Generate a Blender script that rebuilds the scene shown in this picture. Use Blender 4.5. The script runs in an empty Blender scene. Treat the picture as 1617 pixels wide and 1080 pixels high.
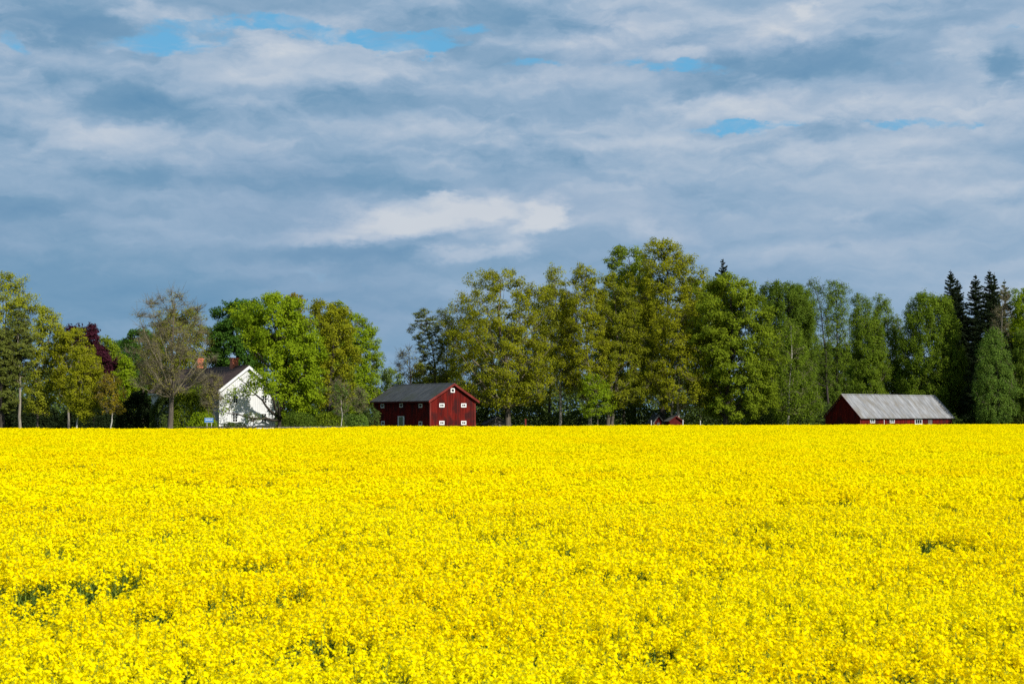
import bpy, math, random
import numpy as np

# ------------------------------------------------------------------ camera
F = 2246.0                      # focal length in pixels of the 1617 px wide photograph
HY = 656.0                      # row of the horizon
CAM_Z = 2.9
PITCH = math.atan((HY - 540.0) / F)
scene = bpy.context.scene
cam_d = bpy.data.cameras.new("camera")
cam_d.sensor_width = 36.0
cam_d.lens = 36.0 * F / 1617.0
cam_d.clip_start = 0.2
cam_d.clip_end = 9000.0
cam = bpy.data.objects.new("camera", cam_d)
scene.collection.objects.link(cam)
cam.location = (0, 0, CAM_Z)
cam.rotation_euler = (math.pi / 2 + PITCH, 0, 0)
scene.camera = cam
cam_d.dof.use_dof = True
cam_d.dof.focus_distance = 120.0
cam_d.dof.aperture_fstop = 7.1

SUN_AZ = math.radians(44)       # to the right of "straight behind the camera"
SUN_EL = math.radians(34)
SUN_DIR = (math.sin(SUN_AZ) * math.cos(SUN_EL), -math.cos(SUN_AZ) * math.cos(SUN_EL), math.sin(SUN_EL))

# ------------------------------------------------------------------ world
world = bpy.data.worlds.new("World")
scene.world = world
world.use_nodes = True
wt = world.node_tree
wt.nodes.clear()
WN, WL = wt.nodes, wt.links


def setin(n, i, v):
    if hasattr(v, "is_output"):
        WL.new(v, n.inputs[i])
    else:
        n.inputs[i].default_value = v


def M(op, a, b=None, c=None, clamp=False):
    n = WN.new("ShaderNodeMath"); n.operation = op; n.use_clamp = clamp
    setin(n, 0, a)
    if b is not None: setin(n, 1, b)
    if c is not None: setin(n, 2, c)
    return n.outputs[0]


def noise(vec, scale, detail=4, rough=0.5, dist=0.0, dim='3D'):
    n = WN.new("ShaderNodeTexNoise"); n.noise_dimensions = dim
    setin(n, "Vector", vec)
    n.inputs["Scale"].default_value = scale
    n.inputs["Detail"].default_value = detail
    n.inputs["Roughness"].default_value = rough
    n.inputs["Distortion"].default_value = dist
    return n.outputs["Fac"], n.outputs["Color"]


def comb(x, y, z=0.0):
    n = WN.new("ShaderNodeCombineXYZ")
    setin(n, 0, x); setin(n, 1, y); setin(n, 2, z)
    return n.outputs[0]


def mapr(v, a, b, c, d, smooth=True):
    n = WN.new("ShaderNodeMapRange")
    n.interpolation_type = 'SMOOTHSTEP' if smooth else 'LINEAR'
    setin(n, 0, v); n.inputs[1].default_value = a; n.inputs[2].default_value = b
    n.inputs[3].default_value = c; n.inputs[4].default_value = d
    return n.outputs[0]


def mixc(f, a, b):
    n = WN.new("ShaderNodeMix"); n.data_type = 'RGBA'
    setin(n, 0, f); setin(n, 6, a); setin(n, 7, b)
    return n.outputs[2]


def lin(r, g, b):
    def f(c):
        c /= 255.0
        return c / 12.92 if c <= 0.04045 else ((c + 0.055) / 1.055) ** 2.4
    return (f(r), f(g), f(b), 1.0)


sky = WN.new("ShaderNodeTexSky")
sky.sky_type = 'NISHITA'
sky.sun_disc = False
sky.sun_elevation = SUN_EL
sky.sun_rotation = math.pi - SUN_AZ
sky.altitude = 100
sky.air_density = 1.0
sky.dust_density = 0.6
sky.ozone_density = 1.6
tc = WN.new("ShaderNodeTexCoord")
sep = WN.new("ShaderNodeSeparateXYZ")
WL.new(tc.outputs["Generated"], sep.inputs[0])
dx, dy, dz = sep.outputs
hyp = M('SQRT', M('ADD', M('MULTIPLY', dx, dx), M('MULTIPLY', dy, dy)))
az = M('ARCTAN2', dx, dy)
el = M('DIVIDE', dz, M('MAXIMUM', hyp, 0.02))
# azimuth/elevation of the sky in steps of 1/1000 rad
U = M('MULTIPLY', az, 1000.0)
V = M('MULTIPLY', el, 1000.0)


def sky_uv(px, py):
    a = math.atan((px - 808.5) / F)
    return a * 1000.0, (HY - py) / F * math.cos(a) * 1000.0


base = comb(U, V, 0.0)
# warp the layout so that every cloud edge is ragged
_, w1 = noise(comb(M('MULTIPLY', U, 0.0095), M('MULTIPLY', V, 0.026), 3.1), 1.0, 6, 0.66)
vm = WN.new("ShaderNodeVectorMath"); vm.operation = 'SUBTRACT'
WL.new(w1, vm.inputs[0]); vm.inputs[1].default_value = (0.5, 0.5, 0.5)
vm2 = WN.new("ShaderNodeVectorMath"); vm2.operation = 'MULTIPLY_ADD'
WL.new(vm.outputs[0], vm2.inputs[0]); vm2.inputs[1].default_value = (78, 26, 0); WL.new(base, vm2.inputs[2])
_, w2 = noise(comb(M('MULTIPLY', U, 0.045), M('MULTIPLY', V, 0.07), 5.3), 1.0, 6, 0.6)
vm3 = WN.new("ShaderNodeVectorMath"); vm3.operation = 'SUBTRACT'
WL.new(w2, vm3.inputs[0]); vm3.inputs[1].default_value = (0.5, 0.5, 0.5)
vm4 = WN.new("ShaderNodeVectorMath"); vm4.operation = 'MULTIPLY_ADD'
WL.new(vm3.outputs[0], vm4.inputs[0]); vm4.inputs[1].default_value = (30, 20, 0); WL.new(vm2.outputs[0], vm4.inputs[2])
warp = vm4.outputs[0]
_, w3 = noise(comb(M('MULTIPLY', U, 0.03), M('MULTIPLY', V, 0.045), 9.3), 1.0, 5, 0.55)
sw = WN.new("ShaderNodeSeparateXYZ"); WL.new(w3, sw.inputs[0])
UW = M('MULTIPLY_ADD', M('SUBTRACT', sw.outputs[0], 0.5), 46.0, U)
VW = M('MULTIPLY_ADD', M('SUBTRACT', sw.outputs[1], 0.5), 26.0, V)


def cloud_noise(fu, fv, z, det, ro, up=0.0):
    v_ = VW if not up else M('ADD', VW, up)
    return noise(comb(M('MULTIPLY', UW, fu), M('MULTIPLY', v_, fv), z), 1.0, det, ro, 0.15)[0]


n1 = cloud_noise(0.0056, 0.0205, 0.0, 6, 0.50)
n2 = cloud_noise(0.018, 0.060, 7.7, 6, 0.58)
n4 = cloud_noise(0.0074, 0.0180, 12.9, 7, 0.55)
n3, _ = noise(comb(M('MULTIPLY', U, 0.0045), M('MULTIPLY', V, 0.012), 4.2), 1.0, 4, 0.5, 0.2)


def blob(acc, px, py, rx, ry, amp, inner=0.0, rot=0.0):
    u, v = sky_uv(px, py)
    mp = WN.new("ShaderNodeMapping"); mp.vector_type = 'TEXTURE'
    WL.new(warp, mp.inputs[0])
    mp.inputs[1].default_value = (u, v, 0)
    mp.inputs[2].default_value = (0, 0, math.radians(rot))
    mp.inputs[3].default_value = (rx / F * 1000, ry / F * 1000, 1)
    ln = WN.new("ShaderNodeVectorMath"); ln.operation = 'LENGTH'
    WL.new(mp.outputs[0], ln.inputs[0])
    return M('ADD', acc, mapr(ln.outputs["Value"], inner, 1.0, amp, 0.0))


# brightness of the cloud deck: lit tops, grey undersides
n4b = cloud_noise(0.0074, 0.0180, 12.9, 7, 0.55, 8.0)
n1b = cloud_noise(0.0056, 0.0205, 0.0, 6, 0.50, 8.0)
relief = M('ADD', M('MULTIPLY', M('SUBTRACT', n4, n4b), 1.15), M('MULTIPLY', M('SUBTRACT', n1, n1b), 0.7))
c = M('MULTIPLY_ADD', M('SUBTRACT', n1, 0.5), 0.85, 0.32)
c = M('MULTIPLY_ADD', M('SUBTRACT', n2, 0.5), 0.28, c)
c = M('MULTIPLY_ADD', mapr(V, 40, 250, 0, 1), 0.20, c)
c = M('MULTIPLY_ADD', M('MULTIPLY', M('SUBTRACT', mapr(n4, .44, .60, 0, 1), .5), mapr(V, 120, 230, 0.15, 1)), 0.26, c)
c = M('MULTIPLY_ADD', mapr(U, -330, 360, 0, 1), 0.24, c)
c = M('ADD', c, M('MULTIPLY', relief, mapr(V, 60, 200, 0.45, 1)))
BR = [  # px, py, rx, ry, amplitude, hard core, tilt
    (130, 92, 190, 40, .30, 0, -3), (225, 22, 75, 30, .34, .2, 0), (430, 70, 100, 32, .40, .1, -8), (385, 118, 150, 45, .25, 0, 0),
    (620, 112, 260, 30, .26, 0, 0), (720, 200, 330, 28, .25, 0, 0), (150, 205, 200, 35, .24, 0, 0), (80, 260, 160, 22, .16, 0, 0),
    (120, 135, 70, 14, .14, 0, 0), (250, 245, 60, 12, .12, 0, 0), (500, 25, 130, 22, .25, 0, 5),
    (900, 110, 150, 26, .25, 0, 0), (945, 55, 110, 40, .30, 0, 0), (1060, 75, 95, 22, .34, .1, -6), (1000, 125, 120, 28, .20, 0, 0),
    (1150, 165, 130, 22, .26, 0, -5), (1290, 8, 28, 22, .40, .1, 0), (1360, 45, 70, 18, .15, 0, 0), (1540, 62, 80, 30, .34, .1, -10),
    (1250, 45, 55, 16, .30, 0, -12), (1050, 225, 200, 22, .22, 0, 0), (1400, 160, 150, 20, .18, 0, 0), (1500, 215, 200, 24, .22, 0, 0),
    (1480, 255, 160, 26, .20, 0, 0), (1290, 240, 160, 28, .16, 0, 0), (1030, 275, 170, 22, .14, 0, 0), (1310, 330, 110, 16, .17, 0, 0),
    (1560, 300, 130, 20, .22, 0, 0), (1030, 365, 95, 26, .22, .1, -20), (1230, 395, 240, 26, .10, 0, 0), (900, 350, 60, 22, .10, 0, 0),
    (60, 380, 150, 24, .08, 0, 0), (190, 378, 90, 12, .12, 0, 0), (690, 240, 130, 8, .12, 0, 0),
    # the bright cloud over the trees
    (600, 352, 210, 34, .44, .1, 9), (670, 335, 170, 50, .42, .3, 6), (700, 308, 60, 20, .30, .3, 0), (790, 328, 120, 24, .34, .3, -6), (852, 340, 55, 42, .60, .3, 30),
    (760, 352, 140, 40, .26, .2, 0), (735, 402, 120, 22, .36, .1, 4), (820, 384, 80, 28, .26, 0, 20), (690, 302, 26, 16, .25, .2, 0), (520, 375, 150, 22, .14, 0, 6),
    # darker folds
    (250, 165, 180, 38, -.32, .0, -4), (60, 30, 150, 42, -.26, .1, 0), (1250, 92, 230, 46, -.40, .3, 4), (1618, 100, 60, 55, -.50, .2, 0),
    (1315, 200, 85, 22, -.34, .2, 0), (870, 30, 110, 40, -.22, .1, 0), (1500, 18, 150, 26, -.22, 0, 0), (1080, 150, 50, 12, -.20, 0, 15),
    (400, 285, 330, 42, -.24, 0, 0), (60, 320, 160, 30, -.20, 0, 0), (860, 245, 150, 22, -.24, 0, 0), (560, 400, 260, 26, -.22, 0, 4),
    (1400, 360, 160, 30, -.16, 0, 0), (1380, 120, 110, 40, -.14, 0, 0), (120, 470, 340, 80, -.14, 0, 0), (720, 372, 110, 12, -.20, 0, 8),
]
for b in BR:
    c = blob(c, *b)
n5, _ = noise(comb(M('MULTIPLY', U, 0.022), M('MULTIPLY', V, 0.05), 21.0), 1.0, 7, 0.62, 0.6)
c = M('MULTIPLY_ADD', M('SUBTRACT', n5, 0.5), M('MULTIPLY', mapr(c, .55, 1.0, 0, 1), 0.75), c)
c = M('SUBTRACT', c, mapr(c, .75, 1.7, 0, .15, False))
ramp = WN.new("ShaderNodeValToRGB")
WL.new(M('MULTIPLY_ADD', c, 0.72, 0.10, clamp=True), ramp.inputs[0])
cr = ramp.color_ramp
cr.elements[0].position = 0.0; cr.elements[0].color = lin(96, 142, 178)
cr.elements[1].position = 1.0; cr.elements[1].color = lin(205, 212, 220)
for p, col in ((0.28, lin(118, 156, 187)), (0.5, lin(148, 175, 201)), (0.72, lin(178, 194, 212))):
    e = cr.elements.new(p); e.color = col
cloud = ramp.outputs[0]
# slightly violet patches in the high left clouds
cloud = mixc(M('MULTIPLY', mapr(n3, 0.45, 0.7, 0, 1), 0.12), cloud, lin(150, 165, 195))

# gaps with open blue sky
g = M('MULTIPLY_ADD', M('SUBTRACT', n2, 0.5), 2.6, M('MULTIPLY_ADD', M('SUBTRACT', n4, 0.5), -2.2, -0.40))
for b in [(275, 62, 150, 44, .86, 0, 0), (370, 40, 160, 20, .55, 0, 0), (440, 30, 110, 20, .62, 0, 0), (560, 58, 190, 36, .92, 0, -3), (650, 64, 150, 34, .92, 0, 0), (700, 42, 110, 16, .55, 0, 0),
          (1035, 93, 110, 18, .62, 0, 0), (1105, 102, 90, 20, .75, 0, 0),
          (1180, 195, 210, 17, .82, 0, 0), (1420, 192, 120, 16, .68, 0, 0), (1530, 196, 110, 16, .68, 0, 0), (5, 60, 40, 30, .8, 0, 0), (860, 95, 110, 12, .45, 0, 0)]:
    g = blob(g, b[0], b[1], b[2], b[3], b[4] + .42, b[5] + .15, b[6])
gap = M('MULTIPLY', mapr(g, 0.20, 0.95, 0, 1), mapr(n5, .40, .66, 1, .30))
blue = mixc(0.75, sky.outputs[0], (1.2, 4.5, 7.5, 1))     # Nishita units, before the 0.1 strength
blue_s = WN.new("ShaderNodeVectorMath"); blue_s.operation = 'SCALE'
WL.new(blue, blue_s.inputs[0]); blue_s.inputs["Scale"].default_value = 0.1
skycol = mixc(gap, cloud, blue_s.outputs[0])
bg = WN.new("ShaderNodeBackground")
WL.new(skycol, bg.inputs[0]); bg.inputs[1].default_value = 0.745
wo = WN.new("ShaderNodeOutputWorld")
WL.new(bg.outputs[0], wo.inputs[0])

# ------------------------------------------------------------------ sun
sun_d = bpy.data.lights.new("sun", 'SUN')
sun_d.energy = 4.6
sun_d.angle = math.radians(0.53)
sun_d.color = (1.0, 0.945, 0.85)
sun = bpy.data.objects.new("sun", sun_d)
scene.collection.objects.link(sun)
sun.location = (60, -40, 60)
sun.rotation_euler = (math.pi / 2 - SUN_EL, 0, SUN_AZ)

# ------------------------------------------------------------------ exposure / render
scene.view_settings.view_transform = 'Standard'
scene.view_settings.look = 'None'
scene.view_settings.exposure = 0.42
scene.view_settings.gamma = 1.0
scene.view_settings.use_curve_mapping = False
scene.render.engine = 'CYCLES'
cy = scene.cycles
cy.use_denoising = False
cy.max_bounces = 5
cy.diffuse_bounces = 3
cy.transmission_bounces = 3
cy.glossy_bounces = 2
cy.sample_clamp_indirect = 2.0

# ------------------------------------------------------------------ helpers
rng = np.random.default_rng(11)


def at(px, py, D):
    """point of the world seen at a photograph pixel, D metres in front of the camera"""
    x = (px - 808.5) / F
    y = (540.0 - py) / F
    d = (x, math.cos(PITCH) - y * math.sin(PITCH), math.sin(PITCH) + y * math.cos(PITCH))
    k = D / d[1]
    return np.array((d[0] * k, D, CAM_Z + d[2] * k))


def edge_y(X):
    # the field's far edge: nearer on the left, with a step back to the barn
    return np.interp(X, [-140, -60, -36, -27, -22, -19.8, -18.0, -12.0, 200.0], [171, 164, 157, 159, 167, 177, 190, 191.8, 296.0])


def link(name, me, parent=None):
    o = bpy.data.objects.new(name, me)
    scene.collection.objects.link(o)
    if parent is not None:
        o.parent = parent
    return o


def tag(o, label=None, cat=None, group=None, kind=None):
    if label: o["label"] = label
    if cat: o["category"] = cat
    if group: o["group"] = group
    if kind: o["kind"] = kind
    return o


def empty(name, loc, rz=0.0):
    o = bpy.data.objects.new(name, None)
    o.empty_display_size = 0.5
    scene.collection.objects.link(o)
    o.location = [float(v) for v in loc]
    o.rotation_euler = (0, 0, rz)
    return o


def np_mesh(name, verts, quads, mats, mat_idx=None, tint=None, smooth=False):
    me = bpy.data.meshes.new(name)
    nv, nf = len(verts), len(quads)
    k = quads.shape[1]
    me.vertices.add(nv)
    me.vertices.foreach_set("co", np.ascontiguousarray(verts, dtype=np.float32).ravel())
    me.loops.add(nf * k)
    me.loops.foreach_set("vertex_index", np.ascontiguousarray(quads, dtype=np.int32).ravel())
    me.polygons.add(nf)
    me.polygons.foreach_set("loop_start", np.arange(0, nf * k, k, dtype=np.int32))
    if mat_idx is not None:
        me.polygons.foreach_set("material_index", np.ascontiguousarray(mat_idx, dtype=np.int32))
    if tint is not None:
        a = me.attributes.new("tint", 'FLOAT', 'FACE')
        a.data.foreach_set("value", np.ascontiguousarray(tint, dtype=np.float32))
    me.update(calc_edges=True)
    me.polygons.foreach_set("use_smooth", np.full(nf, smooth, dtype=bool))
    for m in mats:
        me.materials.append(m)
    return me


def leaf_quads(c, n, s, aspect=0.75, fold=0.25, r=rng):
    """one folded rhombus per row: centre c, rough normal n, half size s"""
    N = len(c)
    n = n / np.maximum(np.linalg.norm(n, axis=1, keepdims=True), 1e-6)
    t = r.normal(size=(N, 3))
    t -= n * np.sum(t * n, axis=1, keepdims=True)
    t /= np.maximum(np.linalg.norm(t, axis=1, keepdims=True), 1e-6)
    b = np.cross(n, t)
    s = np.broadcast_to(np.asarray(s, dtype=float).reshape(-1, 1), (N, 1))
    v = np.empty((N, 4, 3), dtype=np.float32)
    v[:, 0] = c + t * s
    v[:, 1] = c + b * s * aspect + n * s * fold
    v[:, 2] = c - t * s
    v[:, 3] = c - b * s * aspect + n * s * fold
    q = np.arange(N * 4, dtype=np.int32).reshape(N, 4)
    return v.reshape(-1, 3), q


def tubes(paths, radii, sides=5):
    """paths (N,K,3), radii (N,K) -> verts, quads"""
    N, K, _ = paths.shape
    d = np.gradient(paths, axis=1)
    d /= np.maximum(np.linalg.norm(d, axis=2, keepdims=True), 1e-6)
    ref = np.where(np.abs(d[..., 2:3]) > 0.9, np.array([1.0, 0.0, 0.0]), np.array([0.0, 0.0, 1.0]))
    a = np.cross(d, ref)
    a /= np.maximum(np.linalg.norm(a, axis=2, keepdims=True), 1e-6)
    b = np.cross(d, a)
    th = np.arange(sides) * 2 * np.pi / sides
    v = paths[:, :, None, :] + radii[:, :, None, None] * (a[:, :, None, :] * np.cos(th)[None, None, :, None] + b[:, :, None, :] * np.sin(th)[None, None, :, None])
    idx = np.arange(N * K * sides).reshape(N, K, sides)
    q = np.stack([idx[:, :-1], np.roll(idx, -1, axis=2)[:, :-1], np.roll(idx, -1, axis=2)[:, 1:], idx[:, 1:]], axis=-1)
    return v.reshape(-1, 3), q.reshape(-1, 4)


def vnoise(x, y, seed=0):
    xi = np.floor(x).astype(np.int64); yi = np.floor(y).astype(np.int64)
    fx = x - xi; fy = y - yi
    fx = fx * fx * (3 - 2 * fx); fy = fy * fy * (3 - 2 * fy)

    def h(a, b):
        v = np.sin(a * 127.1 + b * 311.7 + seed * 74.7) * 43758.5453
        return v - np.floor(v)
    return (h(xi, yi) * (1 - fx) + h(xi + 1, yi) * fx) * (1 - fy) + (h(xi, yi + 1) * (1 - fx) + h(xi + 1, yi + 1) * fx) * fy


class MB:
    def __init__(s): s.v = []; s.f = []

    def box(s, x0, x1, y0, y1, z0, z1):
        n = len(s.v)
        s.v += [(x0, y0, z0), (x1, y0, z0), (x1, y1, z0), (x0, y1, z0), (x0, y0, z1), (x1, y0, z1), (x1, y1, z1), (x0, y1, z1)]
        s.f += [[n + i for i in q] for q in ((0, 3, 2, 1), (4, 5, 6, 7), (0, 1, 5, 4), (1, 2, 6, 5), (2, 3, 7, 6), (3, 0, 4, 7))]

    def prism(s, pts, vec):
        """polygon pts extruded along vec"""
        n = len(s.v); k = len(pts)
        s.v += [tuple(p) for p in pts] + [tuple(p[i] + vec[i] for i in range(3)) for p in pts]
        s.f.append(list(range(n, n + k))); s.f.append(list(range(n + 2 * k - 1, n + k - 1, -1)))
        for i in range(k):
            j = (i + 1) % k
            s.f.append([n + i, n + k + i, n + k + j, n + j])

    def build(s, name, mat, parent=None, smooth=False):
        import bmesh
        me = bpy.data.meshes.new(name)
        me.from_pydata(s.v, [], s.f)
        bm = bmesh.new(); bm.from_mesh(me); bmesh.ops.recalc_face_normals(bm, faces=bm.faces); bm.to_mesh(me); bm.free()
        me.materials.append(mat)
        return link(name, me, parent)


# ------------------------------------------------------------------ materials
def new_mat(name):
    m = bpy.data.materials.new(name); m.use_nodes = True
    nt = m.node_tree; nt.nodes.clear()
    return m, nt.nodes, nt.links


def leaf_mat(name, c1, c2, trans=0.3, c3=None, spec=False):
    m, N, L = new_mat(name)
    at_ = N.new("ShaderNodeAttribute"); at_.attribute_name = "tint"
    r = N.new("ShaderNodeValToRGB"); L.new(at_.outputs["Fac"], r.inputs[0])
    r.color_ramp.elements[0].color = (*c1, 1); r.color_ramp.elements[1].color = (*c2, 1)
    if c3:
        r.color_ramp.elements[1].position = 0.82
        e = r.color_ramp.elements.new(1.0); e.color = (*c3, 1)
    d = N.new("ShaderNodeBsdfDiffuse"); t = N.new("ShaderNodeBsdfTranslucent"); mx = N.new("ShaderNodeMixShader")
    L.new(r.outputs[0], d.inputs[0]); L.new(r.outputs[0], t.inputs[0])
    mx.inputs[0].default_value = trans
    L.new(d.outputs[0], mx.inputs[1]); L.new(t.outputs[0], mx.inputs[2])
    o = N.new("ShaderNodeOutputMaterial"); L.new(mx.outputs[0], o.inputs[0])
    return m


def surf_mat(name, ca, cb, scale=(1, 1, 1), detail=6, lo=0.35, hi=0.65, rough=0.8, cc=None, scale2=None, lo2=.5, hi2=.7, bump=0.0, spec=0.3, metal=0.0):
    m, N, L = new_mat(name)
    t = N.new("ShaderNodeTexCoord")
    mp = N.new("ShaderNodeMapping"); mp.inputs[3].default_value = scale; L.new(t.outputs["Object"], mp.inputs[0])
    n = N.new("ShaderNodeTexNoise"); n.inputs["Scale"].default_value = 1.0; n.inputs["Detail"].default_value = detail; n.inputs["Roughness"].default_value = .65
    L.new(mp.outputs[0], n.inputs["Vector"])
    r = N.new("ShaderNodeValToRGB"); L.new(n.outputs["Fac"], r.inputs[0])
    r.color_ramp.elements[0].position = lo; r.color_ramp.elements[0].color = (*ca, 1)
    r.color_ramp.elements[1].position = hi; r.color_ramp.elements[1].color = (*cb, 1)
    col = r.outputs[0]
    if cc:
        mp2 = N.new("ShaderNodeMapping"); mp2.inputs[3].default_value = scale2; mp2.inputs[1].default_value = (7, 3, 1); L.new(t.outputs["Object"], mp2.inputs[0])
        n2_ = N.new("ShaderNodeTexNoise"); n2_.inputs["Scale"].default_value = 1.0; n2_.inputs["Detail"].default_value = 5
        L.new(mp2.outputs[0], n2_.inputs["Vector"])
        mr = N.new("ShaderNodeMapRange"); L.new(n2_.outputs["Fac"], mr.inputs[0]); mr.inputs[1].default_value = lo2; mr.inputs[2].default_value = hi2
        mx = N.new("ShaderNodeMix"); mx.data_type = 'RGBA'; L.new(mr.outputs[0], mx.inputs[0]); L.new(col, mx.inputs[6]); mx.inputs[7].default_value = (*cc, 1)
        col = mx.outputs[2]
    p = N.new("ShaderNodeBsdfPrincipled")
    L.new(col, p.inputs["Base Color"]); p.inputs["Roughness"].default_value = rough
    p.inputs["Specular IOR Level"].default_value = spec; p.inputs["Metallic"].default_value = metal
    if bump:
        bp = N.new("ShaderNodeBump"); bp.inputs["Strength"].default_value = bump; bp.inputs["Distance"].default_value = 0.05
        L.new(n.outputs["Fac"], bp.inputs["Height"]); L.new(bp.outputs[0], p.inputs["Normal"])
    o = N.new("ShaderNodeOutputMaterial"); L.new(p.outputs[0], o.inputs[0])
    return m


MAT = {}
MAT['ground'] = surf_mat("meadow_ground", (.035, .06, .014), (.07, .11, .025), (.15, .15, 1), 8, rough=.95, cc=(.09, .075, .04), scale2=(.6, .6, 1), bump=.4)
MAT['soil'] = surf_mat("field_soil", (.04, .05, .015), (.075, .085, .02), (.9, .9, 1), 8, rough=.95)
MAT['flower'] = leaf_mat("rape_petals", (.99, .785, .001), (1.0, .890, .002), .50, (.92, .88, .006))
MAT['bud'] = leaf_mat("rape_buds", (.22, .30, .02), (.50, .46, .02), .25)
MAT['stem'] = leaf_mat("rape_stems_leaves", (.055, .105, .025), (.19, .27, .04), .3)
MAT['bark'] = surf_mat("grey_brown_bark", (.05, .042, .032), (.13, .11, .085), (6, 6, 1.2), 6, rough=.95, bump=.5)
MAT['bark_pale'] = surf_mat("pale_bark", (.13, .115, .09), (.30, .27, .22), (5, 5, 1.0), 6, rough=.9, bump=.4)
MAT['bark_birch'] = surf_mat("birch_bark", (.10, .09, .08), (.42, .40, .36), (1.5, 1.5, 5), 5, .34, .5, rough=.8)
MAT['bark_dark'] = surf_mat("dark_bark", (.02, .017, .013), (.06, .05, .04), (6, 6, 1.2), 6, rough=.95, bump=.5)
MAT['twig'] = surf_mat("twig_bark", (.085, .072, .045), (.19, .165, .105), (5, 5, 2), 4, rough=.95)
MAT['bark_pine'] = surf_mat("pine_bark", (.09, .06, .04), (.20, .13, .08), (5, 5, 1.5), 6, rough=.95, bump=.5)

# ------------------------------------------------------------------ ground
gm = MB(); gm.v = [(-4000, -600, 0), (4000, -600, 0), (4000, 6000, 0), (-4000, 6000, 0)]; gm.f = [[0, 1, 2, 3]]
tag(gm.build("ground", MAT['ground']), kind="structure")
sm = MB()
Xs = np.linspace(-130, 160, 30)
sm.v = [(float(x), 4.0, 0.004) for x in Xs] + [(float(x), float(edge_y(x)) + .5, 0.004) for x in Xs]
sm.f = [[i, i + 1, 30 + i + 1, 30 + i] for i in range(29)]
tag(sm.build("field_soil", MAT['soil']), kind="structure")


# ------------------------------------------------------------------ rapeseed
def canopy(x, y):
    """height of the flower tops and how thin the stand is"""
    h = 1.40 + .10 * (vnoise(x * .35, y * .35, 1) - .5) + .11 * (vnoise(x * 1.3, y * 1.1, 2) - .5) + .05 * (vnoise(x * 3.2, y * 3.0, 9) - .5) + .12 * (vnoise(x * .05, y * .05, 3) - .5)
    # sparse, low spots
    g = .36 * vnoise(x * .9 + 40, y * .6, 4) + .64 * vnoise(x * 3.2, y * 2.2, 5)
    big = vnoise(x * .16, y * .10, 6)
    thin = np.clip((g + .30 * (big - .5) - .595) / .13, 0, 1)
    return h - .19 * thin, thin


def scatter(y0, y1, dens, r, margin=1.14, side=9.0):
    """points spread evenly over the wedge of field between two distances"""
    wmax = (.36 * y1 * margin + side)
    n = int(dens * 2 * wmax * (y1 - y0))
    P = []
    step = 3_000_000
    for k in range(0, n, step):
        m = min(step, n - k)
        x = r.uniform(-wmax, wmax, m); y = r.uniform(y0, y1, m)
        ok = (np.abs(x) < .36 * y * margin + side) & (y < edge_y(x))
        ok &= (np.abs(x) < .36 * y * 1.06 + 1.5) | (r.random(m) < .45)      # half as dense where only a sideways view reaches
        P.append(np.stack([x[ok], y[ok]], 1))
    return np.concatenate(P)


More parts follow.
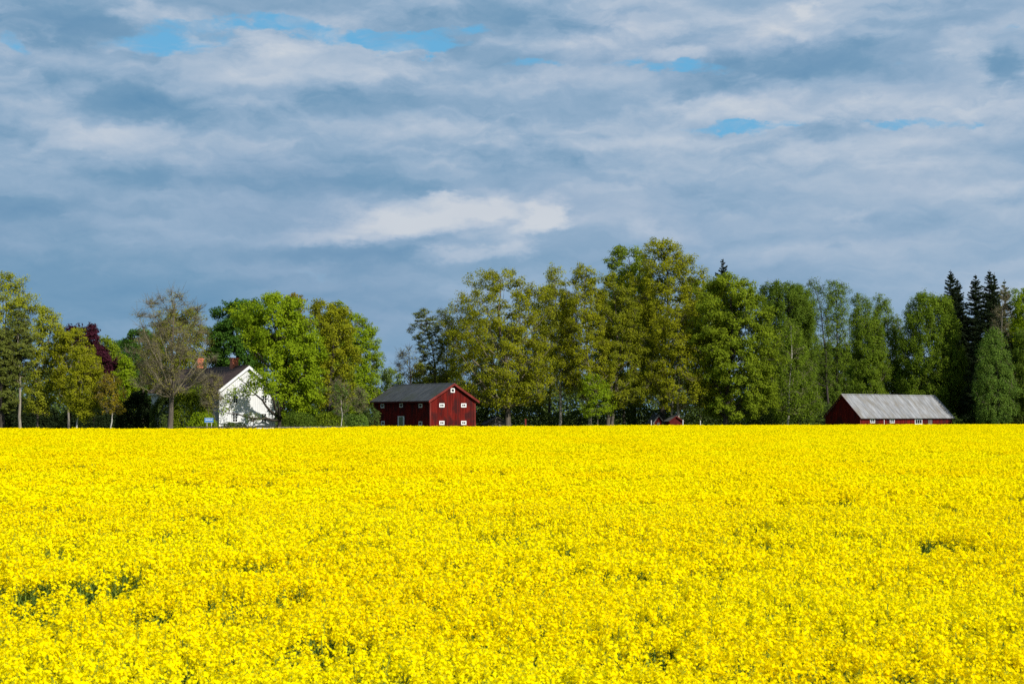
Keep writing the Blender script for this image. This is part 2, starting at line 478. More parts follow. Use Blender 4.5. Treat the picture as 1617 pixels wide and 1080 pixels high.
def field():
    r = np.random.default_rng(5)
    Vs, Qs, Ms, Ts = [], [], [], []
    off = 0

    def put(v, q, mi, t):
        nonlocal off
        Vs.append(v.astype(np.float32)); Qs.append(q.astype(np.int32) + off); Ms.append(np.full(len(q), mi, np.int32)); Ts.append(t.astype(np.float32))
        off += len(v)
    #        y0   y1  heads  flowers  size   rad   spread
    zones = [(5, 13, 215, 27, .0125, .040, .11, 4), (13, 24, 195, 15, .0170, .045, .10, 2), (24, 50, 150, 8, .026, .052, .09, 0),
             (50, 105, 85, 4, .040, .07, .06, 0), (105, 300, 34, 3, .062, .11, .04, 0)]
    for (y0, y1, dens, nf, s, rad, hgt, nb) in zones:
        P = scatter(y0, y1, dens, r)
        h, thin = canopy(P[:, 0], P[:, 1])
        keep = r.random(len(P)) > thin * .72
        P = P[keep]; h = h[keep] + r.normal(0, .035 if y1 <= 50 else .012, keep.sum()) - (.13 * r.random(keep.sum()) if y1 <= 50 else .02) * (r.random(keep.sum()) < .35)
        if y0 >= 50: h += .10 * (r.random(len(h)) < .06)
        n = len(P)
        # flowers
        hid = np.repeat(np.arange(n), nf)
        m = len(hid)
        t = r.random(m) ** .8
        a = r.uniform(0, 2 * np.pi, m)
        rr = rad * (1.05 - .55 * t) * np.sqrt(r.uniform(.25, 1, m)) * (1 + .3 * r.random(n)[hid])
        lean = r.normal(0, .05, (n, 2))
        c_ = np.stack([P[hid, 0] + rr * np.cos(a) + lean[hid, 0] * t, P[hid, 1] + rr * np.sin(a) + lean[hid, 1] * t, h[hid] - hgt * (1 - t)], 1)
        up = 1.0 if y1 <= 24 else (1.4 if y1 <= 50 else 2.0)
        nr = np.stack([np.cos(a), np.sin(a), up + .0 * a], 1) + r.normal(0, .40, (m, 3))
        v, q = leaf_quads(c_, nr, s * r.uniform(.75, 1.25, m), .95, .3, r)
        big = vnoise(P[:, 0] * .5, P[:, 1] * .35, 8)
        put(v, q, 0, np.clip(r.random(m) * .55 + (big[hid] - .3) * .6 + .1 * r.random(n)[hid], 0, 1))
        # buds on top
        if nb:
            hid = np.repeat(np.arange(n), nb); m = len(hid)
            c_ = np.stack([P[hid, 0] + r.normal(0, .008, m), P[hid, 1] + r.normal(0, .008, m), h[hid] + r.uniform(-.01, .025, m)], 1)
            v, q = leaf_quads(c_, r.normal(size=(m, 3)) + [0, 0, .5], s * .55, .6, .2, r)
            put(v, q, 1, r.random(m))
        # stems
        if y1 <= 50:
            k = 1 if y1 > 24 else 2
            hid = np.repeat(np.arange(n), k); m = len(hid)
            top = np.stack([P[hid, 0], P[hid, 1], h[hid] - hgt * .5], 1)
            bot = top + np.stack([r.normal(0, .07, m), r.normal(0, .07, m), -r.uniform(.35, .75, m)], 1)
            w = (.0035 if y1 <= 24 else .006)
            ang = r.uniform(0, np.pi, m)
            wv = np.stack([np.cos(ang), np.sin(ang), 0 * ang], 1) * w
            v = np.stack([top - wv * .7, top + wv * .7, bot + wv * 1.4, bot - wv * 1.4], 1).reshape(-1, 3)
            put(v, np.arange(m * 4).reshape(m, 4), 2, .4 + .6 * r.random(m))
            # seed pods and lower side shoots
            hid = np.repeat(np.arange(n), 3 if y1 <= 24 else 1); m = len(hid)
            c_ = np.stack([P[hid, 0] + r.normal(0, .05, m), P[hid, 1] + r.normal(0, .05, m), h[hid] - hgt - r.uniform(0, .30, m)], 1)
            v, q = leaf_quads(c_, r.normal(size=(m, 3)), s * 1.5, .22, .1, r)
            put(v, q, 2, .5 + .5 * r.random(m))
        # leaves lower down
        ld = {13: 130, 24: 80, 50: 36, 105: 10, 300: 2.4}[y1]
        ls = {13: .035, 24: .045, 50: .07, 105: .13, 300: .25}[y1]
        P2 = scatter(y0, y1, ld, r)
        h2, _ = canopy(P2[:, 0], P2[:, 1]); m = len(P2)
        c_ = np.stack([P2[:, 0], P2[:, 1], h2 - r.uniform(.20, .55, m)], 1)
        v, q = leaf_quads(c_, r.normal(0, .6, (m, 3)) + [0, -.2, .8], ls * r.uniform(.6, 1.3, m), .5, .3, r)
        put(v, q, 2, r.random(m))
    # closed leaf layer below
    for (y0, y1, st) in ((4, 30, .22), (30, 300, 1.2)):
        xs = np.arange(-.42 * y1 - 4, .42 * y1 + 4, st) if y1 < 50 else np.arange(-100, 130, st)
        ys = np.arange(y0, y1 + st, st)
        X, Y = np.meshgrid(xs, ys)
        Hh, _ = canopy(X, Y)
        Z = Hh - .52 + r.uniform(-.07, .07, X.shape)
        if y0 == 30:
            Y = np.minimum(Y, edge_y(X) - .4)
        v = np.stack([X, Y, Z], -1).reshape(-1, 3)
        idx = np.arange(X.size).reshape(X.shape)
        q = np.stack([idx[:-1, :-1], idx[:-1, 1:], idx[1:, 1:], idx[1:, :-1]], -1).reshape(-1, 4)
        put(v, q, 2, r.random(len(q)) * .5)
    me = np_mesh("rapeseed_crop", np.concatenate(Vs), np.concatenate(Qs), [MAT['flower'], MAT['bud'], MAT['stem']], np.concatenate(Ms), np.concatenate(Ts))
    o = link("rapeseed_crop", me)
    tag(o, "dense yellow flowering rapeseed filling the whole lower half of the view", "rapeseed crop", kind="stuff")


field()


# ------------------------------------------------------------------ trees
LEAFM = {}


def leafm(key):
    if key in LEAFM: return LEAFM[key]
    T = {
        'olive': ((0.169, 0.194, 0.011), (0.328, 0.333, 0.016), .42, (0.384, 0.328, 0.018)),
        'olive_dark': ((0.130, 0.158, 0.012), (0.260, 0.277, 0.016), .40, (0.316, 0.271, 0.018)),
        'lime': ((0.148, 0.235, 0.011), (0.305, 0.400, 0.016), .44, (0.362, 0.407, 0.020)),
        'green': ((0.110, 0.168, 0.014), (0.255, 0.320, 0.020), .42, (0.31, 0.35, 0.024)),
        'deep': ((0.034, 0.088, 0.015), (0.096, 0.192, 0.023), .36, None),
        'birch': ((0.096, 0.160, 0.016), (0.203, 0.282, 0.023), .42, (0.249, 0.305, 0.032)),
        'birch_dark': ((0.073, 0.124, 0.016), (0.158, 0.226, 0.023), .40, None),
        'birch_pale': ((0.085, 0.158, 0.027), (0.181, 0.271, 0.041), .40, None),
        'spruce': ((.013, .022, .011), (.038, .056, .022), .12, None),
        'pine': ((0.068, 0.093, 0.018), (0.158, 0.175, 0.032), .2, None),
        'copper': ((0.022, 0.007, 0.011), (0.072, 0.018, 0.031), .25, (0.099, 0.033, 0.033)),
        'bronze': ((0.169, 0.147, 0.014), (0.328, 0.254, 0.020), .40, (0.362, 0.282, 0.023)),
        'aspen': ((0.181, 0.215, 0.018), (0.362, 0.379, 0.029), .42, (0.429, 0.418, 0.045)),
        'brown_bud': ((0.169, 0.164, 0.032), (0.305, 0.294, 0.045), .32, None),
        'grey_leaf': ((0.113, 0.169, 0.034), (0.226, 0.294, 0.056), .36, None),
        'far': ((0.060, 0.094, 0.026), (0.126, 0.168, 0.042), .25, None),
        'hedge': ((0.010, 0.018, 0.008), (0.026, 0.038, 0.013), .10, None),
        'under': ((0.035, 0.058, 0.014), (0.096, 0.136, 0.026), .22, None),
    }
    c1, c2, tr, c3 = T[key]
    LEAFM[key] = leaf_mat("leaves_" + key, c1, c2, tr, c3)
    return LEAFM[key]


def bez(p0, p1, p2, K):
    t = np.linspace(0, 1, K)[None, :, None]
    return (1 - t) ** 2 * p0[:, None] + 2 * t * (1 - t) * p1[:, None] + t * t * p2[:, None]


LEAVES_TOTAL = 0


def tree(name, label, cat, rows, D, mat, bark='bark', base=None, r0=.35, dens=1.0, clump=1.15, leaf=.16, twigs=2, depth=.75, droop=0.0,
         hollow=.45, group=None, seed=None, limbs=16, extra=None, top=.90, flat=.85, stems=None, leafscale=1.0, order_noise=.075, rise=1.0):
    """rows: (y, x left, x right) of the crown in the photograph, from the top down; base: x of the trunk foot"""
    global LEAVES_TOTAL
    r = np.random.default_rng(seed if seed is not None else int(abs(rows[0][0] * 7 + rows[0][1] * 13 + D)))
    mpp = D / F
    zs, cs, ws = [], [], []
    for (y, a, b) in rows:
        p = at((a + b) / 2, y, D)
        zs.append(p[2]); cs.append(p[0]); ws.append(max((b - a) / 2 * mpp, .25))
    zs, cs, ws = (np.array(q[::-1]) for q in (zs, cs, ws))
    z0, z1 = zs[0], zs[-1]
    bx = at(base, HY, D)[0] if base is not None else cs[0]
    # volume sampling
    zz = np.linspace(z0, z1, 200); ww = np.interp(zz, zs, ws); cc = np.interp(zz, zs, cs)
    wgt = ww ** 1.35 + .08; cdf = np.cumsum(wgt) / wgt.sum()
    area = float(np.mean(2 * ww) * (z1 - z0))
    n = max(16, int(area / (clump ** 2) * 3.0 * dens ** .4))
    z = np.interp((r.permutation(n) + r.random(n)) / n, cdf, zz)
    a = r.uniform(0, 2 * np.pi, n)
    rho = r.uniform(hollow ** 2, 1, n) ** .5
    rc = clump * r.uniform(.5, 1.1, n)
    w = np.interp(z, zs, ws); cxx = np.interp(z, zs, cs)
    rc = np.minimum(rc, w * .8 + .25)
    lump = 1 + order_noise * (np.sin(a * 3 + z * .9 + r.uniform(0, 6)) + np.sin(a * 5 - z * 1.7 + r.uniform(0, 6)))
    R = np.maximum(w * 1.12 * lump - rc * .35, .1)
    Dp = np.maximum(np.minimum(w * depth, 7.5) - rc * .4, .1)
    C = np.stack([cxx + R * rho * np.cos(a), D + Dp * rho * np.sin(a), np.minimum(z, z1 - rc * flat * .7)], 1)
    nl_per = np.full(n, 1.0) * dens
    if extra:
        E = []
        for (ex, ey, er, ed) in extra:   # px, py, radius m, density
            p = at(ex, ey, D - r.uniform(4.0, 6.0)); E.append((*p, er * 1.15, ed * .95))
        E = np.array(E)
        C = np.concatenate([C, E[:, :3]]); rc = np.concatenate([rc, E[:, 3]]); nl_per = np.concatenate([nl_per, E[:, 4]])
        n = len(C)
    # trunk(s)
    K = 12
    feet = stems or [(0.0, 1.0)]
    TP, TR = [], []
    for (fx, sc) in feet:
        tt = np.linspace(0, 1, K)
        tz = tt * (z0 + (z1 - z0) * top * sc)
        tx = np.interp(tz, np.r_[0, zs], np.r_[bx + fx, np.where(zs < z0 + .35 * (z1 - z0), (cs + bx + fx) / 2, cs + fx * (1.0 if sc < 1 else .6))])
        k_ = np.linspace(0, 1, K) ** .8
        tx = (1 - k_) * (bx + fx) + k_ * tx + np.cumsum(r.normal(0, .10, K)) * .6
        tx[0] = bx + fx
        ty = D + np.cumsum(r.normal(0, .10, K)); ty[0] = D
        TP.append(np.stack([tx, ty, tz], 1)); TR.append(r0 * sc * (1 - .88 * tt ** .9) * (1 + .35 * np.exp(-tt * 22)))
    TP = np.array(TP); TR = np.array(TR)
    V, Q = [], []
    off = 0

    def put(v, q):
        nonlocal off
        V.append(v); Q.append(q + off); off += len(v)
    put(*tubes(TP, TR, 8))
    # limbs to well separated clumps
    nL = min(limbs, n)
    idx = [int(np.argmax(C[:, 2]))]
    dist = np.linalg.norm(C - C[idx[0]], axis=1)
    for _ in range(nL - 1):
        k = int(np.argmax(dist)); idx.append(k); dist = np.minimum(dist, np.linalg.norm(C - C[k], axis=1))
    T = C[idx]
    flatp = TP.reshape(-1, 3); flatr = TR.reshape(-1)
    # denser trunk points
    tk = np.linspace(0, K - 1, 60)
    tp = np.concatenate([np.stack([np.interp(tk, np.arange(K), P[:, i]) for i in range(3)], 1) for P in TP])
    tr = np.concatenate([np.interp(tk, np.arange(K), q) for q in TR])
    hd = np.hypot(T[:, 0, None] - tp[None, :, 0], T[:, 1, None] - tp[None, :, 1])
    zt = np.maximum(T[:, 2, None] - .95 * rise * hd - .8, min(z0 * .8 + .5, z0))
    cost = np.abs(tp[None, :, 2] - zt) + .35 * hd
    st = np.argmin(cost, axis=1)
    P0 = tp[st]; R0 = np.maximum(tr[st] * .55, .04)
    P1 = P0 + (T - P0) * [.58, .58, .42] + r.normal(0, .35, (len(T), 3)) + [0, 0, .3]
    LP = bez(P0, P1, T, 9)
    LP[:, 1:-1] += r.normal(0, .10, LP[:, 1:-1].shape)
    LR = R0[:, None] * np.linspace(1, .18, 9)[None, :]
    nqt = sum(len(x) for x in Q)
    put(*tubes(LP, LR, 5))
    # secondary branches
    ap = np.concatenate([LP.reshape(-1, 3), tp[len(tp) // 4:]]); ar = np.concatenate([LR.reshape(-1), tr[len(tr) // 4:]])
    dd = C[:, None, :] - ap[None, :, :]
    cst = np.linalg.norm(dd, axis=2) + np.maximum(-dd[..., 2] + .2, 0) * 1.2
    st = np.argmin(cst, axis=1)
    P0 = ap[st]; R0 = np.clip(ar[st] * .5, .02, .11)
    P1 = P0 + (C - P0) * .5 + r.normal(0, .22, (n, 3))
    SP = bez(P0, P1, C, 5); SR = R0[:, None] * np.linspace(1, .35, 5)[None, :]
    put(*tubes(SP, SR, 4))
    if twigs:
        tid = np.repeat(np.arange(n), twigs); m = len(tid)
        e = r.normal(size=(m, 3)); e /= np.linalg.norm(e, axis=1, keepdims=True)
        e[:, 2] = e[:, 2] * .7 + .25
        p0 = SP[tid, r.integers(2, 5, m)]
        p2 = C[tid] + e * rc[tid, None] * r.uniform(.7, 1.15, (m, 1))
        if droop: p2[:, 2] -= droop * r.uniform(0, 1.2, m)
        p1 = (p0 + p2) / 2 + r.normal(0, .12, (m, 3)) + [0, 0, droop * .5]
        TWP = bez(p0, p1, p2, 4)
        put(*tubes(TWP, np.full((m, 4), .022) * np.array([1.2, .9, .6, .3]), 3))
        if twigs >= 5:
            m2 = m * 3; tj = np.repeat(np.arange(m), 3)
            q0 = TWP[tj, r.integers(1, 4, m2)]
            q2 = q0 + (TWP[tj, 3] - TWP[tj, 0]) * r.uniform(.3, .6, (m2, 1)) + r.normal(0, .33, (m2, 3)) + [0, 0, .1]
            put(*tubes(bez(q0, (q0 + q2) / 2, q2, 3), np.full((m2, 3), .013) * np.array([1.1, .8, .4]), 3))
    root = empty(name, (bx, D, 0))
    tag(root, label, cat, group)
    o_ = np.array([bx, D, 0.0])
    link("trunk", np_mesh(name + "_trunk", np.concatenate(V) - o_, np.concatenate(Q), [MAT[bark], MAT['twig'] if bark in ('bark_birch', 'bark_pale', 'bark') else MAT[bark]], mat_idx=(np.arange(sum(len(x) for x in Q)) >= nqt), smooth=True), root)
    # leaves
    cnt = np.maximum((nl_per * 195 * (rc / 1.15) ** 2 * (.16 / leaf) ** 1.8).astype(int), 1)
    lid = np.repeat(np.arange(n), cnt); m = len(lid)
    e = r.normal(size=(m, 3)); e /= np.linalg.norm(e, axis=1, keepdims=True)
    rad = r.uniform(.12, 1, m) ** .5
    # each clump is itself made of a few sprays
    sp = r.integers(0, 5, m)
    so = r.normal(0, .42, (n, 5, 3)) * [1, 1, .8]
    pos = C[lid] + (e * rad[:, None] * .62 + so[lid, sp]) * rc[lid, None] * np.array([1, 1, flat])
    if droop: pos[:, 2] -= droop * r.uniform(0, 1.4, m) * (.5 + .5 * rad)
    leaf = leaf * .82
    out = (pos - [bx, D, 0]) / np.maximum(np.hypot(pos[:, 0] - bx, pos[:, 1] - D), .5)[:, None]; out[:, 2] = 0
    nr = e * .45 + out * .55 + r.normal(0, .42, (m, 3)) + [0, 0, .38]
    v, q = leaf_quads(pos, nr, leaf * leafscale * r.uniform(.6, 1.4, m), .68, .25, r)
    ct = r.uniform(0, 1, n)
    tint = np.clip(.25 + .40 * (ct[lid] - .3) + .5 * (r.random(m) - .25), 0, 1)
    LEAVES_TOTAL += m
    link("crown", np_mesh(name + "_crown", v - o_, q, [leafm(mat)], tint=tint), root)
    return root


def spruce(name, label, px, ytop, wpx, D, ybot=655, seed=0, mat='spruce', dens=1.0, group=None, cat='spruce tree'):
    r = np.random.default_rng(seed)
    global LEAVES_TOTAL
    p = at(px, ytop, D); H = p[2]; bx = p[0]
    zb = max(at(px, ybot, D)[2], .6)
    W = wpx / 2 * D / F
    nb = int((H - zb) / .42 * 7 * dens)
    t = (r.random(nb)) ** .85                     # 0 top, 1 bottom
    z = H - .3 - t * (H - zb - .3)
    L = W * (t ** .75) * r.uniform(.7, 1.12, nb) + .18
    a = r.uniform(0, 2 * np.pi, nb)
    d = np.stack([np.cos(a), np.sin(a)], 1)
    K = 6
    s = np.linspace(0, 1, K)
    dr = .30 * t + .05
    Pz = z[:, None] + L[:, None] * (.25 * s[None] * (1 - t[:, None]) - dr[:, None] * 1.3 * s[None] ** 1.4 + .22 * s[None] ** 3)
    P = np.stack([bx + d[:, 0, None] * L[:, None] * s[None], D + d[:, 1, None] * L[:, None] * s[None], Pz], -1)
    V1, Q1 = tubes(P, .035 * (1 - .8 * s)[None] * np.ones((nb, 1)), 3)
    tt = np.linspace(0, 1, 8)
    tp = np.stack([np.full(8, bx), np.full(8, D), tt * H], 1)[None]
    V0, Q0 = tubes(tp, (H * .011 * (1 - .93 * tt))[None] + .01, 7)
    root = empty(name, (bx, D, 0)); tag(root, label, cat, group)
    o_ = np.array([bx, D, 0.0])
    link("trunk", np_mesh(name + "_trunk", np.concatenate([V0, V1]) - o_, np.concatenate([Q0, Q1 + len(V0)]), [MAT['bark_dark']], smooth=True), root)
    cnt = (L * 52 + 10).astype(int)
    lid = np.repeat(np.arange(nb), cnt); m = len(lid)
    u = r.random(m) ** .8
    k = np.clip(u * (K - 1), 0, K - 1.001); k0 = k.astype(int); fr = (k - k0)[:, None]
    pos = P[lid, k0] * (1 - fr) + P[lid, k0 + 1] * fr
    side = np.stack([-d[lid, 1], d[lid, 0], 0 * u], 1)
    pos = pos + side * (r.normal(0, 1, m) * .16 * L[lid] * (1.1 - .6 * u))[:, None]
    pos[:, 2] -= r.uniform(0, .42, m) * (.3 + t[lid])
    nr = r.normal(0, .5, (m, 3)) + [0, 0, .7]
    v, q = leaf_quads(pos, nr, .15 * r.uniform(.6, 1.25, m), .42, .3, r)
    LEAVES_TOTAL += m
    link("crown", np_mesh(name + "_crown", v - o_, q, [leafm(mat)], tint=np.clip(r.random(m) * .8 + .2 * (u > .8), 0, 1)), root)
    return root


def bush(name, label, cat, x0, x1, ytop, D, mat, leaf=.11, dens=1.0, group=None, seed=0, thick=1.6, ybot=None, skirt=0.0, kind=None, lumps=.25):
    """rounded shrub or hedge between two pixel columns, standing on the ground"""
    global LEAVES_TOTAL
    r = np.random.default_rng(seed + int(x0 * 3 + ytop))
    a = at(x0, HY, D)[0]; b = at(x1, HY, D)[0]; H = at(x0, ytop, D)[2]
    cx = (a + b) / 2; w = (b - a) / 2
    vol_n = int((2 * w) * H * 210 * dens * (.11 / leaf) ** 1.5 * (1 + thick * .4)) + 150
    m = vol_n
    e = r.normal(size=(m, 3)); e /= np.linalg.norm(e, axis=1, keepdims=True); e[:, 2] = np.abs(e[:, 2])
    rad = r.uniform(.55, 1.0, m) ** .5
    p = 3.0
    nrm = (np.abs(e[:, 0]) ** p + np.abs(e[:, 1]) ** p + np.abs(e[:, 2]) ** p) ** (1 / p)
    e2 = e / nrm[:, None]
    wob = 1 + lumps * (vnoise((e2[:, 0] * w + cx) * .9, e2[:, 1] * thick * 1.1 + e2[:, 2] * H * .8, 3 + seed) - .6)
    P = np.stack([e2[:, 0] * w * rad * wob, e2[:, 1] * thick * rad * wob, e2[:, 2] * H * rad * wob], 1)
    v, q = leaf_quads(P, e * .8 + r.normal(0, .5, (m, 3)) + [0, 0, .3], leaf * r.uniform(.6, 1.3, m), .62, .25, r)
    clt = vnoise(P[:, 0] * 1.3 + 50, P[:, 2] * 1.6 + P[:, 1], 6)
    root = empty(name, (cx, D, 0)); tag(root, label, cat, group, kind)
    LEAVES_TOTAL += m
    link("foliage", np_mesh(name + "_foliage", v, q, [leafm(mat)], tint=np.clip(.15 + .5 * clt + .4 * (r.random(m) - .4), 0, 1)), root)
    ns = max(3, int(w * 2))
    fx = r.uniform(-w * .6, w * .6, ns); ex = fx + r.normal(0, .5, ns)
    p0 = np.stack([fx, r.normal(0, .2, ns), np.zeros(ns)], 1); p2 = np.stack([np.clip(ex, -w * .85, w * .85), r.normal(0, thick * .3, ns), H * r.uniform(.55, .85, ns)], 1)
    tv, tq = tubes(bez(p0, (p0 + p2) / 2 + r.normal(0, .15, (ns, 3)), p2, 5), np.full((ns, 5), .045) * np.linspace(1.2, .4, 5), 5)
    link("stem", np_mesh(name + "_stem", tv, tq, [MAT['bark']], smooth=True), root)
    return root


exec_trees = []
G_LEFT = None
# ---- left group, in front of and beside the white house
tree("aspen_tree", "tall pale yellow-green aspen at the far left edge, with airy crown", "aspen tree",
     [(428, -6, 20), (445, -24, 34), (465, -34, 50), (485, -40, 62), (505, -42, 60), (530, -42, 50), (565, -40, 40), (600, -36, 34), (630, -30, 24)], 196, 'aspen', 'bark_dark', base=4, r0=.30, dens=.62, clump=1.0, leaf=.13, twigs=4, limbs=18)
tree("pine_tree", "dark shaggy pine with a pale bare trunk near the far left edge", "pine tree",
     [(488, 22, 36), (505, 12, 44), (530, 6, 52), (555, 0, 54), (580, 4, 50), (598, 14, 42)], 186, 'pine', 'bark_pale', base=33, r0=.23, dens=.8, clump=.8, leaf=.12, twigs=3, limbs=14, flat=.5)
tree("pine_tree", "dark pine with blackish trunk cut by the left edge of the photo", "pine tree",
     [(520, -25, 12), (545, -30, 22), (575, -30, 24), (600, -30, 26), (630, -20, 30), (650, -14, 20)], 184, 'pine', 'bark_dark', base=3, r0=.26, dens=.8, clump=.8, leaf=.12, twigs=3, limbs=12, flat=.5)
tree("maple_tree", "thin yellowish-green maple just right of the shaggy dark pine", "maple tree",
     [(484, 66, 80), (498, 58, 96), (520, 55, 104), (545, 52, 104), (575, 50, 98), (605, 42, 92), (635, 40, 84), (655, 46, 78)], 190, 'aspen', 'bark', base=60, r0=.20, dens=.8, clump=.9, leaf=.13, twigs=3)
tree("maple_tree", "bronze-green young tree with straight pale trunk left of leaning birch", "maple tree",
     [(518, 96, 132), (535, 88, 140), (560, 84, 142), (590, 84, 140), (620, 90, 130), (640, 95, 122)], 188, 'olive', 'bark_pale', base=107, r0=.20, dens=.9, clump=.85, leaf=.12, twigs=3)
tree("birch_tree", "leaning white-stemmed birch with speckled olive leaves in the left group", "birch tree",
     [(545, 122, 146), (560, 112, 156), (585, 106, 163), (615, 106, 163), (635, 108, 158), (655, 112, 148)], 180, 'olive', 'bark_birch', base=122, r0=.14, dens=.9, clump=.8, leaf=.11, twigs=3, droop=.3)
tree("beech_tree", "dark purple copper beech behind the left group of trees", "beech tree",
     [(514, 108, 150), (528, 104, 154), (550, 112, 172), (575, 122, 184), (600, 132, 190), (620, 148, 190)], 205, 'copper', 'bark_dark', base=150, r0=.35, dens=1.3, clump=1.0, leaf=.15, twigs=2)
tree("rowan_tree", "small rowan with slim pale trunk and thin bronze leaves beside dark hedge", "rowan tree",
     [(588, 166, 180), (602, 158, 194), (620, 154, 198), (638, 152, 196), (652, 160, 188)], 178, 'bronze', 'bark_birch', base=175, r0=.11, dens=.5, clump=.65, leaf=.095, twigs=4)
tree("poplar_tree", "bright yellow-green young tree between the copper beech and bare ash", "poplar tree",
     [(560, 194, 206), (580, 184, 212), (605, 178, 216), (630, 178, 214), (650, 182, 210)], 204, 'lime', 'bark', base=196, r0=.16, dens=1.1, clump=.8, leaf=.13, droop=.3)
tree("oak_tree", "dull green tree showing behind the copper beech", "oak tree",
     [(531, 150, 168), (545, 148, 184), (565, 150, 196), (600, 150, 204), (640, 150, 205)], 232, 'green', 'bark', base=176, r0=.3, dens=1.1, clump=1.2, leaf=.18, twigs=1)
tree("oak_tree", "hazy blue-green tree just left behind the bare ash", "oak tree",
     [(520, 204, 226), (535, 196, 248), (560, 194, 262), (600, 196, 268), (640, 200, 268)], 240, 'deep', 'bark', base=230, r0=.3, dens=1.2, clump=1.2, leaf=.18, twigs=1)
tree("oak_tree", "small dark green rounded tree left of the poplar behind the hedge", "oak tree",
     [(538, 182, 196), (550, 176, 208), (580, 172, 214), (620, 172, 214)], 250, 'deep', 'bark', base=194, r0=.25, dens=1.2, clump=1.2, leaf=.18, twigs=1)
tree("ash_tree", "large nearly bare brown ash standing left of the white house", "ash tree",
     [(459, 262, 288), (468, 246, 302), (480, 232, 312), (500, 224, 320), (525, 216, 328), (550, 208, 332), (575, 208, 332), (600, 212, 326), (618, 226, 318)], 176, 'brown_bud', 'bark', base=269, r0=.38, dens=.13, clump=1.0, leaf=.08, twigs=14, limbs=34, hollow=.1, rise=1.9)
tree("lime_tree", "olive leafing tree just behind the nearly bare ash", "lime tree",
     [(486, 278, 300), (500, 258, 316), (520, 238, 326), (560, 228, 330), (600, 226, 318), (630, 240, 312)], 212, 'olive_dark', 'bark', base=276, r0=.35, dens=.75, clump=1.1, leaf=.14, twigs=4, limbs=18)
bush("yew_hedge", "big rounded blackish-green yew left of the ash trunk", "yew bush", 182, 242, 620, 184, 'hedge', .14, 1.2, seed=1, thick=2.5)
bush("clipped_hedge", "tall blackish-green hedge behind the leftmost tree trunks", "hedge", -60, 102, 628, 204, 'hedge', .16, 1.2, seed=2, thick=1.3)
bush("clipped_hedge", "blackish-green clipped hedge between the leaning birch and the round yew", "hedge", 100, 200, 630, 200, 'hedge', .16, 1.2, seed=3, thick=1.2)
bush("ivy_bush", "dull green overgrown bush right behind the ash trunk", "bush", 236, 282, 622, 180, 'under', .12, 1.2, seed=4, thick=1.5)
bush("lilac_bush", "fresh green leafy bush between the ash trunk and the white house", "bush", 268, 338, 606, 180, 'green', .11, 1.3, seed=5, thick=1.6)
bush("lilac_bush", "low bright green bush behind the blue sign", "bush", 292, 346, 652, 176, 'lime', .10, .9, seed=6, thick=1.2)
tree("elder_shrub", "leafless many-stemmed shrub at the left corner of the white house", "shrub",
     [(590, 318, 344), (605, 310, 352), (625, 312, 352), (645, 318, 346)], 176.5, 'brown_bud', 'bark', base=332, r0=.07, dens=.22, clump=.6, leaf=.08, twigs=8, limbs=16, stems=[(0, 1), (-.4, .9), (.4, .85), (.7, .8), (-.7, .8)])
tree("chestnut_tree", "dark green dense chestnut behind the white house", "chestnut tree",
     [(474, 372, 400), (486, 348, 412), (505, 336, 416), (530, 330, 420), (560, 330, 420), (590, 336, 420), (620, 345, 420)], 214, 'deep', 'bark_dark', base=380, r0=.4, dens=1.5, clump=1.2, leaf=.17)
ex = [(x, y, rr, dd) for (x, y, rr, dd) in [
    (360, 622, .6, .35), (372, 612, .6, .3), (352, 640, .6, .3), (384, 618, .5, .45), (396, 612, .6, .5), (420, 615, .6, .6), (432, 610, .7, .7), 
    (400, 598, .6, 1.2), (410, 603, .6, 1.2), (418, 608, .6, 1.2), (396, 606, .55, 1.0), (388, 612, .55, .9), (380, 620, .5, .7), (404, 618, .5, .8), (392, 622, .5, .7), (368, 626, .5, .6), (358, 634, .5, .5), (418, 620, .5, .9), (430, 618, .6, 1.0), (366, 645, .5, .35), (356, 646, .5, .35),
    (398, 590, .6, .9), (408, 588, .7, 1.0), (418, 590, .7, 1.0), (402, 610, .6, .9), (414, 608, .6, .9), (424, 606, .7, 1.0), (388, 624, .5, .5), (356, 628, .5, .5), (366, 618, .5, .5), (350, 650, .5, .4),
    (404, 600, .6, .6), (416, 598, .7, .8), (428, 594, .8, .9), (436, 626, .6, .7), (380, 600, .5, .4), (365, 634, .5, .2)]]
tree("maple_tree", "broad bright green maple leaning over the right side of the white house", "maple tree",
     [(463, 416, 446), (470, 398, 464), (482, 384, 478), (500, 376, 490), (525, 374, 500), (550, 394, 508), (575, 412, 508), (600, 432, 508), (625, 438, 506), (650, 440, 500), (662, 446, 492)], 186, 'lime', 'bark_dark', base=441, r0=.42, dens=1.15, clump=1.1, leaf=.15, twigs=2, limbs=24, extra=ex)
tree("oak_tree", "orange-tinged oak top rising behind the broad bright maple", "oak tree",
     [(463, 452, 470), (475, 446, 478), (500, 444, 486), (540, 446, 500), (600, 450, 505)], 200, 'bronze', 'bark', base=474, r0=.35, dens=.9, clump=1.0, leaf=.15)
tree("oak_tree", "olive and orange oak between the bright maple and the barn", "oak tree",
     [(474, 498, 520), (486, 486, 542), (505, 484, 556), (530, 488, 560), (560, 494, 562), (590, 498, 560), (620, 500, 556), (645, 502, 552)], 196, 'olive', 'bark_dark', base=517, r0=.38, dens=.8, clump=1.05, leaf=.14, twigs=3, limbs=20, order_noise=.12)
tree("oak_tree", "dark green knob-topped oak just behind the olive and orange oak", "oak tree",
     [(476, 528, 544), (486, 518, 550), (505, 508, 556), (540, 506, 560), (600, 506, 566)], 208, 'green', 'bark_dark', base=535, r0=.35, dens=.9, clump=1.0, leaf=.15)
